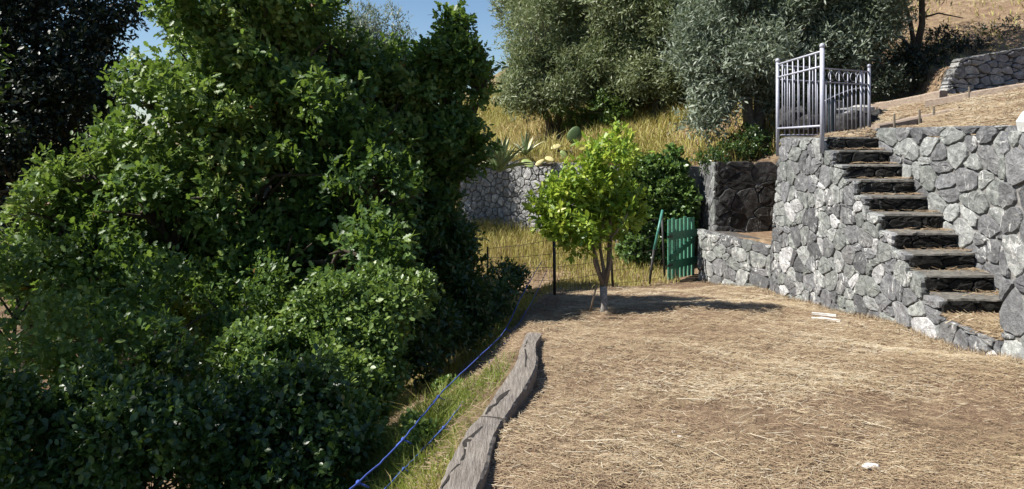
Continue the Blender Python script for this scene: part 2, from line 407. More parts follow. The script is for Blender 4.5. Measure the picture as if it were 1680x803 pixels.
def lay(cells, frame, parent, mat, name='stone', seed=0, white=.03, limit=295, pick=None, **k):
    cells = sorted(cells, key=lambda c: -area(c)); rest = MB(); n = 0; r = random.Random(seed)
    for i, c in enumerate(cells):
        sm_ = stone_mesh(c, frame, seed=seed * 1000 + i, **k)
        if sm_ is None: continue
        n += 1
        if n <= limit:
            mm = M_pale if r.random() < white else mat
            mesh(name, sm_[0], sm_[1], mm, parent)
        else: rest.add(*sm_)
    if rest.v: tag(rest.build('small_stones', mat, parent), kind='stuff')
X3, Y3, Z3 = Vector((1, 0, 0)), Vector((0, 1, 0)), Vector((0, 0, 1))
def frame_facing(origin, normal):
    nn = Vector(normal).normalized(); return (Vector(origin), Z3.cross(nn) , Z3, nn)

# staircase numbers
YT, RUN, RIS, ZT = 9.9, .297, .17, 1.68
def step_y(i): return YT - RUN * i
def step_z(i): return ZT - RIS * i
LAND = -.03
# --- outer retaining wall, face X=4.05 looking to -X, coordinates u=-Y
wall = empty('retaining_wall', (4.05, 9, -.5), label='grey rubble stone retaining wall carrying the stone staircase on its right', cat='stone wall', kind='thing')
fr = (Vector((4.05, 0, 0)), -Y3, Z3, -X3)
def prof(y):
    if y < step_y(9): return LAND + .02
    if y >= YT: return 1.665
    i = math.ceil((YT - y) / RUN); return step_z(i) - .004
cells = []
for c in voronoi(-12.3, -6.31, -1.15, 1.68, .148, stretch=1.7, drop=.22, seed=5):
    c = clip(c, -1, .24, 11.5 + .24 * 1.68)     # battered far end
    if len(c) < 3: continue
    ys = [-p[0] for p in c]; top = max(p[1] for p in c)
    lo_ = min(prof(min(ys) + .001), prof(max(ys)))
    if min(p[1] for p in c) < float(gY(np.array([sum(ys) / len(ys)]))[0]) - .3: pass
    if max(p[1] for p in c) < float(gY(np.array([sum(ys) / len(ys)]))[0]) - .02: continue
    if top <= lo_: cells.append(c); continue
    bands = [(step_y(9) - 9, step_y(9), LAND + .02)] + [(step_y(i), step_y(i - 1), step_z(i) - .004) for i in range(9, 0, -1)] + [(YT, 20, 1.665)]
    for (a_, b_, zt) in bands:
        if b_ <= min(ys) or a_ >= max(ys): continue
        d = clip(clip(clip(c, 1, 0, -a_), -1, 0, b_), 0, 1, zt)
        if len(d) >= 3 and area(d) > .0035: cells.append(d)
lay(cells, fr, wall, M_stone, seed=1, white=.04, depth=.08, out=.03)
core = MB()
def prism(mb, poly, x0, x1):       # polygon in (Y,Z), extruded along X
    n = len(poly); vs = [(x0, p[0], p[1]) for p in poly] + [(x1, p[0], p[1]) for p in poly]
    fs = [tuple(range(n)), tuple(range(2 * n - 1, n - 1, -1))] + [(i, i + n, (i + 1) % n + n, (i + 1) % n) for i in range(n)]
    mb.add(vs, fs)
pc = [(6.34, -1.6), (12.1, -1.6), (11.98, -.3), (11.5, 1.62), (9.95, 1.62)]
for i in range(1, 10): pc += [(step_y(i - 1) + .03, step_z(i) - .19 + (0 if i < 9 else 0)), (step_y(i) + .03, step_z(i) - .19)]
pc += [(7.26, -.12), (6.34, -.12)]
prism(core, pc, 4.068, 4.735); core.build('mortar_core', M_mortar, wall)

# --- staircase
stair = empty('stone_staircase', (4.4, 7.2, LAND), label='rough stone staircase of ten steps climbing away along the grey rubble wall', cat='staircase')
for i in range(0, 10):
    y, z = step_y(i), step_z(i); zb = z - RIS
    yb = step_y(i - 1) if i else 11.5
    b = MB(); b.box((4.40, (y + yb) / 2 + .055, z - .1), (.66, yb - y - .03, .14), 0, .002)
    stp = b.build('step', M_mortar, stair)
    # tread slabs, split unevenly
    cuts = [4.115, 4.05 + random.uniform(.3, .45), 4.76]
    if i == 0: cuts = [4.115, 4.3, 4.55, 4.76]
    for a_, c_ in zip(cuts[:-1], cuts[1:]):
        t = MB(); nn = 5
        for k in range(nn): pass
        x0, x1 = a_ + .004, c_ - .004
        fy = [y - .008 + random.uniform(-.016, .02) for _ in range(nn)]
        top = []; bot = []
        xs = [x0 + (x1 - x0) * k / (nn - 1) for k in range(nn)]
        dz = random.uniform(-.006, .004)
        vs = [(xs[k], fy[k], z - .024) for k in range(nn)] + [(xs[k], fy[k] + .006, z + dz + random.uniform(-.012, .004)) for k in range(nn)] + [(xs[k], yb + .0, z + dz) for k in range(nn)] + [(xs[k], yb, z - .024) for k in range(nn)]
        fs = []
        for rr in range(3):
            for k in range(nn - 1): fs.append((rr * nn + k, rr * nn + k + 1, (rr + 1) * nn + k + 1, (rr + 1) * nn + k))
        fs += [(0, nn, 2 * nn, 3 * nn), (nn - 1, 4 * nn - 1, 3 * nn - 1, 2 * nn - 1)]
        t.add(vs, fs); t.build('tread_slab', M_tread, stp)
    cs = voronoi(4.075, 4.755, zb + .002, z - .026, .17, stretch=random.uniform(1.3, 2.0), drop=.0, seed=40 + i, jit=.3)
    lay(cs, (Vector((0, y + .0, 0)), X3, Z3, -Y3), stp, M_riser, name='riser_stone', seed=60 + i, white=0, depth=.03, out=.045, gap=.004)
ld = MB()
ld.box((4.42, 6.80, LAND - .05), (.62, .9, .09)); ld.build('landing_slab', M_tread, stair)

# --- inner wall beside stairs
inner = empty('stair_side_wall', (4.78, 8, 0), label='tall rubble wall of large pale grey stones behind and right of the stairs', cat='stone wall', kind='thing')
cs = []
for c in voronoi(-10.0, -6.2, -.25, 1.80, .175, stretch=1.5, drop=.24, seed=23):
    c = clip(c, .028, 1, 1.70 + .0 + .028 * -7.2 + .17)
    if len(c) > 2: cs.append(c)
lay(cs, (Vector((4.77, 0, 0)), -Y3, Z3, -X3), inner, M_stone, seed=2, white=.02, depth=.08, out=.035, gap=.009)
b = MB(); prism(b, [(6.2, -.5), (10.05, -.5), (10.05, 1.60), (6.2, 1.72)], 4.79, 5.02); b.build('mortar_core', M_mortar, inner)
# --- right pier
pier = empty('wall_pier', (4.05, 5, 0), label='thick stone wall pier at the right foot of the stairs, pale cap stone on top', cat='stone wall', kind='thing')
cs = voronoi(-6.33, -3.0, -.3, 1.74, .22, stretch=1.4, drop=.2, seed=31)
lay(cs, (Vector((4.05, 0, 0)), -Y3, Z3, -X3), pier, M_stone, seed=3, white=.02, depth=.08, out=.03, gap=.007)
b = MB(); prism(b, [(2.9, -.5), (6.3, -.5), (6.3, 1.70), (2.9, 1.70)], 4.068, 4.76); b.build('mortar_core', M_mortar, pier)
for yy, hh in ((6.05, .17), (5.62, .13), (5.2, .15), (4.7, .14)):
    c_ = MB(); rr = random.Random(int(yy * 10))
    pts = [(rr.uniform(.15, .2) * math.cos(t), rr.uniform(.17, .215) * math.sin(t)) for t in np.linspace(0, 2 * math.pi, 9)[:-1]]
    vs = []
    for (s_, z_) in ((.95, 1.725), (1.03, 1.725 + hh * .5), (.8, 1.725 + hh), ): vs += [(4.24 + p[0] * s_, yy + p[1] * s_, z_ + rr.uniform(-.01, .01)) for p in pts]
    vs.append((4.24, yy, 1.735 + hh)); m_ = len(pts); fs = []
    for k in range(2):
        for i in range(m_): fs.append((k * m_ + i, k * m_ + (i + 1) % m_, (k + 1) * m_ + (i + 1) % m_, (k + 1) * m_ + i))
    for i in range(m_): fs.append((2 * m_ + i, 2 * m_ + (i + 1) % m_, 3 * m_))
    fs.append(tuple(range(m_ - 1, -1, -1)))
    c_.add(vs, fs); c_.build('cap_stone', M_white, pier)

# --- lower wall with ledge, left of the tall wall
low = empty('ledge_wall', (3.9, 13, -.9), label='low rubble wall with earthy ledge between the tall stair wall and the green gate', cat='stone wall', kind='thing')
a0 = Vector((4.05, 11.9, 0)); b0 = Vector((3.44, 14.1, 0)); dl = (b0 - a0); L = dl.length; ud = dl.normalized(); nn = Vector((-ud.y, ud.x, 0))
if nn.x > 0: nn = -nn
U_ = Z3.cross(nn)
# u along U_ measured from a0
sgn = 1 if U_.dot(ud) > 0 else -1
cs = voronoi(-L if sgn < 0 else 0, 0 if sgn < 0 else L, -1.3, -.03, .17, stretch=1.6, drop=.15, seed=77)
lay(cs, (a0 + nn * .0, U_, Z3, nn), low, M_stone, seed=4, white=.03, depth=.08, out=.035)
b = MB()
q4 = [a0 - nn * .02, b0 - nn * .02, b0 - nn * .5, a0 - nn * .5]
b.add([(p.x, p.y, -1.6) for p in q4] + [(p.x, p.y, -.065) for p in q4], [(0,1,2,3),(7,6,5,4),(0,4,5,1),(1,5,6,2),(2,6,7,3),(3,7,4,0)]); b.build('earth_core', M_core, low)

# --- dark corner block facing the camera at Y=14, with the lit return
blk = empty('corner_wall', (4.2, 14, 0), label='stone wall end above the ledge, shade painted into its dark face, its left edge sunlit', cat='stone wall', kind='thing')
cs = []
for c in voronoi(3.72, 5.75, -1.05, 1.22, .24, stretch=1.4, drop=.1, seed=81):
    cs.append(c)
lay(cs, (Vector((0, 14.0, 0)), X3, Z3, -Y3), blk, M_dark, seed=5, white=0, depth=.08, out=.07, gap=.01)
cs = voronoi(-15.1, -14.0, -1.05, 1.2, .28, drop=.1, seed=82)
lay(cs, (Vector((3.72, 0, 0)), -Y3, Z3, -X3), blk, M_stone, seed=6, white=0, depth=.08, out=.03)
b = MB(); b.box((4.75, 14.57, 0), (2.0, 1.08, 2.32)); b.build('mortar_core', M_mortar, blk)
# --- far terrace wall
far = empty('terrace_wall', (1, 16.5, 0), label='sunlit pale grey terrace wall of small stones below the agave and cactus', cat='stone wall', kind='thing')
A_ = Vector((3.72, 15.0, 0)); B_ = Vector((-1.2, 17.6, 0)); d_ = (B_ - A_); Lf = d_.length; du = d_.normalized(); nf = Vector((du.y, -du.x, 0))
if nf.y > 0: nf = -nf
Uf = Z3.cross(nf); sg = 1 if Uf.dot(-du) > 0 else -1
cs = voronoi(0, Lf * .62, -.75, 1.12, .135, drop=.15, seed=91)
lay(cs, (B_, Uf, Z3, nf), far, M_far, seed=7, white=.03, depth=.06, out=.03, gap=.009)
b = MB(); q4 = [B_ - nf * .02, A_ - nf * .02, A_ - nf * .45, B_ - nf * .45]
b.add([(p.x, p.y, -1.3) for p in q4] + [(p.x, p.y, 1.08) for p in q4], [(3,2,1,0),(4,5,6,7),(0,1,5,4),(1,2,6,5),(2,3,7,6),(3,0,4,7)]); b.build('mortar_core', M_mortar, far)
# --- upper dry stone wall
dry = empty('dry_stone_wall', (9.5, 14, 2.4), label='low dry stone wall of flat stones on the upper right terrace', cat='stone wall', kind='thing')
cs = []
for c in voronoi(7.62, 11.6, 2.2, 3.5, .105, stretch=2.3, drop=.12, seed=95):
    c = clip(c, -.16, 1, 3.0 - .16 * 7.7 + .02)
    c = clip(c, .12, -1, -(2.28) + .12 * 7.7) if False else c
    c = clip(c, -1, .6, -6.24)
    if len(c) > 2 and area(c) > .004: cs.append(c)
dU = Vector((.938, .347, 0)); dN = Vector((.347, -.938, 0)); dN = Vector((dU.y, -dU.x, 0))
lay(cs, (Vector((7.62, 13.60, 0)) - dU * 7.62, dU, Z3, dN), dry, M_dry, seed=8, white=.02, depth=.12, out=.06, gap=.008)
def dq(u, o, z): p = Vector((7.62, 13.60, 0)) + dU * (u - 7.62) - dN * o; return (p.x, p.y, z)
b = MB(); b.add([dq(7.7, .05, 2.0), dq(12.4, .05, 2.0), dq(12.4, .05, 3.65), dq(8.15, .05, 2.92), dq(7.7, .3, 2.0), dq(12.4, .3, 2.0), dq(12.4, .3, 3.65), dq(8.15, .3, 2.92)], [(3,2,1,0),(4,5,6,7),(0,1,5,4),(1,2,6,5),(2,3,7,6),(3,0,4,7)])
b.build('earth_core', M_core, dry)
# small rock wall behind the railing gate
rk = empty('rock_heap', (5.4, 13.3, 1.6), label='heap of dark rocks topped by a pale slab behind the railing gate', cat='rocks')
def rock(parent, c, s, mat, seed, name='rock'):
    r = random.Random(seed); b = MB(); b.ball((0, 0, 0), 1, 7, 5)
    vs = []
    for v in b.v:
        k = 1 + r.uniform(-.22, .22); vs.append((c[0] + v[0] * s[0] * k, c[1] + v[1] * s[1] * k, c[2] + max(-.8, min(.8, v[2] * 1.25)) * s[2] * k))
    return mesh(name, vs, b.f, mat, parent)
k = 0
for px, py, Yq, sx, sz in ((1385, 205, 13.2, .28, .25), (1405, 200, 13.3, .25, .24), (1425, 205, 13.6, .25, .2), (1370, 190, 13.5, .2, .3), (1440, 195, 13.9, .25, .2), (1300, 195, 13.4, .24, .25), (1325, 205, 13.3, .3, .2)):
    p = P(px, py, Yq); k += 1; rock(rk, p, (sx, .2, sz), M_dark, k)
for px, py, sx in ((1392, 184, .26), (1414, 180, .24)):
    p = P(px, py, 13.4); k += 1; rock(rk, p, (sx, .18, .09), M_dry, k, 'pale_slab')

# ------------------------------------------------------------ railing + rear railing with gate
def bars(mb_name, parent, pts, r, mat=M_rail, n=8, smooth=True):
    b = MB(); b.tube(pts, r, n); return b.build(mb_name, mat, parent, smooth)
rl = empty('railing_panel', (4.04, 10.7, 1.7), label='light grey steel railing panel on the wall edge beside the top of the stairs', cat='railing')
x_ = 4.03
for (yy, zb_, zt_, r_) in ((9.9, 1.46, 2.83, .029), (11.56, 1.38, 2.80, .026)):
    bars('post', rl, [(x_, yy, zb_), (x_, yy, zt_)], r_)
    b = MB(); b.ball((x_, yy, zt_ + .03), .036, 10, 7); b.build('finial', M_rail, rl, True)
for zz, r_ in ((2.77, .015), (2.575, .015), (1.80, .015)): bars('rail', rl, [(x_, 9.92, zz + .02), (x_, 11.54, zz)], r_)
for k in range(1, 8):
    yy = 9.9 + 1.66 * k / 8; bars('picket', rl, [(x_, yy, 1.81), (x_, yy, 2.77)], .009, n=6)
rb = empty('rear_railing', (5, 12.2, 1.7), label='grey steel railing and gate across the landing at the top of the stairs', cat='railing')
A2 = Vector((4.12, 11.67, 0)); B2 = Vector((6.0, 12.8, 0))
def q2(t, z): p = A2.lerp(B2, t); return (p.x, p.y, z)
for zz in (2.765, 2.55, 1.70): bars('rail', rb, [q2(.0, zz), q2(1, zz)], .012, M_rail2)
for t in (0.45, 1.0, .9): 
    bars('post', rb, [q2(t, 1.6), q2(t, 2.83 if t == 1 else 2.76)], .026 if t != .9 else .02, M_rail2)
b = MB(); p = q2(1, 2.86); b.ball(p, .035, 10, 7); b.build('finial', M_rail2, rb, True)
for k in range(20):
    t = .04 + k * .05
    if abs(t - .45) < .02 or t > .97 or abs(t - .9) < .02: continue
    bars('picket', rb, [q2(t, 1.70), q2(t, 2.55 if k % 2 else 2.765)], .009, M_rail2, n=6)
for k in range(5):
    t = .55 + k * .085; c = Vector(q2(t, 2.655)); dd = (B2 - A2).normalized(); b = MB()
    b.tube([c + dd * .075 * math.cos(a_) + Z3 * .075 * math.sin(a_) for a_ in np.linspace(0, 5.2, 12)], .007, 5); b.build('scroll', M_rail2, rb, True)
b = MB(); b.tube([Vector(q2(.48 + .5 * s, 2.25 + .24 * math.sin(s * 1.6))) + Vector((0, .02, 0)) for s in np.linspace(0, 1, 10)], .009, 5); b.build('arched_rail', M_rail2, rb, True)
dp = empty('gate_posts', (5.1, 12.6, 1.6), label='two dark steel posts standing close together behind the grey railing gate', cat='posts')
for (px, yy, hh) in ((1352, 12.7, .98), (1362, 12.8, .78), (1368, 12.75, .70)):
    X_ = (px - 840) / F * yy; b = MB(); b.box((X_, yy, 1.6 + hh / 2), (.055, .05, hh)); b.build('post', M_tarp, dp)

# ------------------------------------------------------------ sleepers on the upper terrace
def sleeper(p0, p1, h, wdt, label, stakes=(), mat=M_timber):
    p0, p1 = Vector(p0), Vector(p1); d = p1 - p0; L = d.length; m = (p0 + p1) / 2
    e = empty('timber_sleeper', m, label=label, cat='timber', group='timber edgings on the upper right terrace')
    u = d.normalized(); s = Vector((-u.y, u.x, 0)).normalized(); up = Vector((0, 0, 1)); vs = []; n = 8
    for k in range(n + 1):
        c = p0 + d * k / n; r = 1 + random.uniform(-.12, .12)
        for (a_, b_) in ((-1, -1), (1, -1), (1, .7), (.7, 1), (-.7, 1), (-1, .7)): vs.append(c + s * a_ * wdt * r / 2 + up * (b_ * h * r / 2))
    fs = [(k * 6 + i, k * 6 + (i + 1) % 6, (k + 1) * 6 + (i + 1) % 6, (k + 1) * 6 + i) for k in range(n) for i in range(6)] + [(5,4,3,2,1,0), tuple(n * 6 + i for i in range(6))]
    mesh('beam', vs, fs, mat, e)
    for t in stakes:
        c = p0 + d * t - Vector((0, wdt * .5 + .03, 0)); b = MB(); b.tube([c - up * .25, c + up * (h * .5 + .1)], [.018, .015], 6); b.build('stake', M_bark2, e)
def onG(px, py, dz=.05, y0=6.4):
    p = hit(px, py, y0); p.z += dz; return p
sleeper(onG(1436, 219, .06), onG(1505, 206, .05), .13, .16, 'short brown timber edging just above the head of the stairs', (.35, .95))
sleeper(onG(1480, 202, .0), onG(1575, 183, .0), .12, .15, 'mid-slope timber edging half sunk in straw, one small stake in front', (.5,))
sleeper(onG(1432, 186, .08), onG(1548, 166, .08), .18, .18, 'shaded dark timber edging under the tree at the top terrace', ())
sleeper(onG(1520, 176, .05, 9), onG(1700, 146, .06, 9), .13, .18, 'long straight timber edging at the foot of the dry stone wall', (.37,))

# ------------------------------------------------------------ foliage generators
def unit(a): return a / np.maximum(np.linalg.norm(a, axis=-1, keepdims=True), 1e-9)
T_RHOMB = (np.array([(0, 0, 0), (.45, .5, .1), (1, 0, 0), (.45, -.5, .1)]), [(0, 1, 2), (0, 2, 3)])
_r = [(0, 0), (.12, .10), (.25, .38), (.36, .22), (.52, .50), (.64, .26), (.80, .36), (1, 0)]
T_OAK = (np.array([(x, y, .18 * abs(y)) for x, y in _r] + [(x, -y, .18 * abs(y)) for x, y in _r[1:-1]]), [(0, 1, 2, 3), (0, 3, 4, 5), (0, 5, 6, 7), (0, 9, 8), (0, 10, 9), (0, 11, 10), (0, 12, 11), (0, 13, 12), (0, 7, 13)])
T_OAK = (T_OAK[0], [(0, 1, 2, 3), (0, 3, 4, 5), (0, 5, 6, 7), (0, 10, 9, 8), (0, 12, 11, 10), (0, 7, 13, 12)])
_e = [(0, 0), (.2, .28), (.5, .5), (.8, .3), (1, 0)]
T_OVAL = (np.array([(x, y, .15 * abs(y)) for x, y in _e] + [(x, -y, .15 * abs(y)) for x, y in _e[1:-1]]), [(0, 1, 2, 3, 4), (0, 4, 7, 6, 5)])
def leaves_mesh(name, pos, axis_, nrm, length, width, T, mat, parent, tint, rg=rng):
    tv, tf = T; n = len(pos); axis_ = unit(axis_); side = unit(np.cross(nrm, axis_)); nr = np.cross(axis_, side)
    L = np.broadcast_to(length, (n,)).reshape(n, 1, 1); W = np.broadcast_to(width, (n,)).reshape(n, 1, 1)
    V = pos[:, None] + axis_[:, None] * (tv[None, :, 0:1] * L) + side[:, None] * (tv[None, :, 1:2] * W) + nr[:, None] * (tv[None, :, 2:3] * W)
    m = len(tv); flat = np.concatenate([np.array(f) for f in tf]); sz = np.array([len(f) for f in tf])
    loops = (np.arange(n)[:, None] * m + flat[None]).ravel(); sizes = np.tile(sz, n)
    tt = np.repeat(tint, len(tf))
    return fast_mesh(name, V.reshape(-1, 3), loops, sizes, mat, parent, tt)
def fnoise(p, s, seed=0):
    r = np.random.default_rng(seed); o = np.zeros(len(p))
    for k in range(5):
        d = r.normal(size=3); d /= np.linalg.norm(d); o += np.sin(p @ d * s * (1 + .45 * k) + r.uniform(0, 6.28)) / (1 + .3 * k)
    return o / 2.2
def sprays(blobs, n, rg, inner=.25, gap=-.55, gs=2.2, shell=.20, seed=0):
    """spray roots spread through the shell of several ellipsoids"""
    B = np.array([b[:3] for b in blobs], float); Rr = np.array([b[3:6] for b in blobs], float)
    wgt = (Rr[:, 0] * Rr[:, 1] + Rr[:, 1] * Rr[:, 2] + Rr[:, 0] * Rr[:, 2]); wgt /= wgt.sum()
    out = []; dirs = []
    tot = 0
    while tot < n:
        m = n; bi = rg.choice(len(B), m, p=wgt); d = unit(rg.normal(size=(m, 3)))
        rr = 1 - np.abs(rg.normal(size=m)) * shell
        ins = rg.random(m) < inner; rr[ins] = rg.random(ins.sum()) ** .5
        p0 = B[bi] + d * Rr[bi]
        rr *= 1 + .24 * fnoise(p0, gs, seed) + .13 * fnoise(p0, gs * 3.5, seed + 1) + np.maximum(rg.normal(size=m), 1.2) * .09 - .1
        p = B[bi] + d * Rr[bi] * rr[:, None]
        # drop those deep inside another blob
        q_ = (p[:, None] - B[None]) / Rr[None]; dd = (q_ ** 2).sum(2).min(1)
        keep = (fnoise(p, gs * 1.5, seed + 2) > gap) & ((dd > .30) | (rg.random(m) < .3))
        out.append(p[keep]); dirs.append(unit(d[keep] / Rr[bi][keep])); tot += keep.sum()
    return np.concatenate(out)[:n], np.concatenate(dirs)[:n]
def breakup(blobs, k, seed, lo=.28, hi=.55):
    r = np.random.default_rng(seed); out = []
    for bl in blobs:
        c = np.array(bl[:3]); R_ = np.array(bl[3:6]); out.append(tuple(c) + tuple(R_ * .72))
        for _ in range(k):
            d = unit(r.normal(size=3)); f = r.uniform(lo, hi); p = c + d * R_ * r.uniform(.62, .98)
            f3 = f * np.array([1, 1, r.uniform(.7, 1.25)]); out.append(tuple(p) + tuple(np.mean(R_) * f3))
    return out
def foliage(name, blobs, n_spray, per, length, T, mat, parent, width=.5, spray=.25, seed=0, up=.35, droop=0, kind='stuff', spread=1.05, brk=7, ros=True, **k):
    if brk: blobs = breakup(blobs, brk, seed + 50)
    rg = np.random.default_rng(seed + 100); pos, out = sprays(blobs, n_spray, rg, seed=seed, **k)
    d = unit(out + rg.normal(size=out.shape) * .55 + np.array([0, 0, up]))
    n = len(pos); t = rg.random((n, per)) ** (.45 if ros else 1); t = np.sort(t, 1)
    root = pos[:, None] + d[:, None] * (t[..., None] - .4) * spray + rg.normal(size=(n, per, 3)) * spray * .07
    ax_ = unit(d[:, None] * .75 + unit(rg.normal(size=(n, per, 3))) * spread + np.array([0, 0, -droop]))
    nr = unit(rg.normal(size=(n, per, 3)) * .38 + np.array([0, 0, .55]) + d[:, None] * .7)
    Ls = length * rg.uniform(.5, 1.35, (n, per)) * rg.uniform(.8, 1.15, (n, 1))
    base = np.clip(.45 + .22 * fnoise(pos, 1.6, seed + 5) + rg.normal(size=n) * .13, 0, .93)
    tint = np.clip(base[:, None] + rg.normal(size=(n, per)) * .13 + .12 * (t - .5), 0, .955)
    tint[rg.random((n, per)) < .0012] = 1.0
    o = leaves_mesh(name, root.reshape(-1, 3), ax_.reshape(-1, 3), nr.reshape(-1, 3), Ls.ravel(), (Ls * width).ravel(), T, mat, parent, tint.ravel())
    if kind: o['kind'] = kind
    return pos, o
def limbs(root, blobs, r0, mat, parent, seed=0, fork=.45, sub=5, name='trunk', extra=None, stems=1):
    """trunk and tapering limbs to every leaf mass"""
    r = random.Random(seed); b = MB(); root = Vector(root)
    for s_ in range(stems):
        ts = [bl for i, bl in enumerate(blobs) if i % stems == s_]
        if not ts: continue
        cen = sum((Vector(t[:3]) for t in ts), Vector()) / len(ts)
        rt = root + Vector((r.uniform(-1, 1), r.uniform(-1, 1), 0)) * (.12 * (stems > 1))
        fk = rt.lerp(cen, fork); fk.x += r.uniform(-.08, .08) * 2; 
        mid = rt.lerp(fk, .5) + Vector((r.uniform(-.1, .1), r.uniform(-.1, .1), 0))
        b.tube([rt - Vector((0, 0, .25)), rt + Vector((0, 0, .05)), mid, fk], [r0 * 1.3, r0, r0 * .85, r0 * .72], 9)
        for t in ts:
            c = Vector(t[:3]); m = fk.lerp(c, .55) + Vector((r.uniform(-.2, .2), r.uniform(-.2, .2), r.uniform(-.05, .25))) * t[3] * .5
            b.tube([fk, m, c], [r0 * .6, r0 * .4, r0 * .25], 6)
            for k in range(sub):
                th = r.uniform(0, 6.28); ph = r.uniform(-.3, 1.0)
                e = c + Vector((t[3] * math.cos(th) * math.cos(ph), t[4] * math.sin(th) * math.cos(ph), t[5] * math.sin(ph))) * r.uniform(.7, 1.0)
                s0 = m.lerp(c, r.uniform(.2, 1)); mm = s0.lerp(e, .5) + Vector((r.uniform(-1, 1), r.uniform(-1, 1), r.uniform(-.3, 1))) * t[3] * .15
                b.tube([s0, mm, e], [r0 * .26, r0 * .16, r0 * .05], 5, False)
    return b.build(name, mat, parent, True)
def blob(px, py, Y, rx, rz, ry=None):
    """leaf mass centred where the photo shows it at depth Y, radii given in photo pixels"""
    c = P(px, py, Y); s = Y / F
    return (c.x, c.y, c.z, rx * s, (ry if ry else rx * s * .8), rz * s)
def tree(name, label, cat, root, blobs, n, per, ln, T, ml, mb, r0, seed, group=None, width=.5, spray=.25, stems=1, sub=5, fork=.45, **k):
    e = empty(name, root, label=label, cat=cat, group=group)
    limbs(root, blobs, r0, mb, e, seed, stems=stems, sub=sub, fork=fork)
    foliage('crown', blobs, n, per, ln, T, ml, e, width, spray, seed, **k)
    return e
def rootp(px, Y, sink=0):
    x = (px - 840) / F * Y; return (x, Y, H1(x, Y) - sink)

# ---- left: great oak
tree('oak_tree', 'large broad-leaved oak filling the left half, its crown running past the top edge', 'tree',
     rootp(400, 9.4), [blob(400, 60, 9.2, 140, 130), blob(320, 200, 8.9, 125, 110), blob(540, 230, 9.0, 130, 110), blob(410, 320, 8.6, 170, 120), blob(230, 330, 8.4, 100, 80),
      blob(600, 350, 8.8, 110, 90), blob(400, -100, 9.6, 160, 110), blob(480, 110, 10.2, 75, 80), blob(120, 400, 8.2, 90, 60), blob(470, 430, 8.4, 130, 70), blob(180, 470, 8.0, 150, 60), blob(520, 130, 11.5, 80, 70), blob(400, 60, 12.3, 130, 110), blob(560, 270, 11.5, 110, 80), blob(600, 200, 10.8, 60, 50), blob(205, 240, 8.7, 48, 50), blob(150, 290, 8.5, 55, 45), blob(75, 345, 8.3, 60, 38), blob(225, 130, 9.0, 36, 50), blob(605, 140, 9.8, 45, 36), blob(665, 160, 10, 40, 30), blob(560, 90, 9.8, 34, 40), blob(200, 400, 10.5, 190, 90), blob(500, 400, 10, 120, 80), blob(250, 420, 9.6, 130, 80), blob(330, 470, 8.8, 110, 60), blob(60, 440, 9.6, 110, 60), blob(620, 290, 8.4, 70, 60), blob(620, 240, 8.8, 60, 50), blob(600, 420, 7.8, 80, 45), blob(680, 190, 12.5, 55, 45), blob(620, 250, 12.8, 90, 60)],
     17500, 11, .092, T_OAK, ML_oak, M_bark, .15, 11, width=.6, spray=.36, stems=3, sub=9, gap=-.08, gs=3.6, shell=.24, inner=.28)
tree('oak_tree', 'slimmer oak whose pointed top stands against the blue sky right of the large oak', 'tree',
     rootp(720, 10.6), [blob(747, 22, 10.3, 7, 26), blob(742, 65, 10.3, 20, 30), blob(736, 110, 10.3, 42, 30), blob(785, 130, 10.3, 22, 26), blob(655, 115, 10.5, 34, 26), blob(736, 165, 10.3, 52, 36), blob(712, 240, 10.2, 48, 55), blob(670, 280, 10.0, 90, 90), blob(705, 330, 9.9, 45, 50), blob(645, 165, 10.6, 50, 36), blob(680, 380, 9.8, 70, 50)],
     4800, 11, .094, T_OAK, ML_oak, M_bark, .12, 12, width=.6, spray=.36, sub=7, gap=-.1, gs=3.6)
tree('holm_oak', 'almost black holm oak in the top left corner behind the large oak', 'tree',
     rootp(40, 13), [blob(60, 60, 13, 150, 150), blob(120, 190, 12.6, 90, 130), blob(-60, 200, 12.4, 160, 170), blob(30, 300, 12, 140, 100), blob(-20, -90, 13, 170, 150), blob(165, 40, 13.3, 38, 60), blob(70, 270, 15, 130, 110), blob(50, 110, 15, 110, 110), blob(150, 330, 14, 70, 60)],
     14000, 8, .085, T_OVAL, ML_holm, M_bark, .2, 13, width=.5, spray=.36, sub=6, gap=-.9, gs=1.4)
tree('olive_tree', 'thin pale olive seen through the sky gap between the two oaks', 'tree',
     rootp(600, 17), [blob(605, 45, 17, 45, 40), blob(640, 110, 17, 50, 45), blob(570, 110, 17, 50, 50), blob(610, 170, 17, 70, 50)],
     2200, 9, .11, T_RHOMB, ML_olive2, M_bark2, .1, 14, width=.22, spray=.4, sub=6, gap=-.2, gs=2.0, group='olive trees')
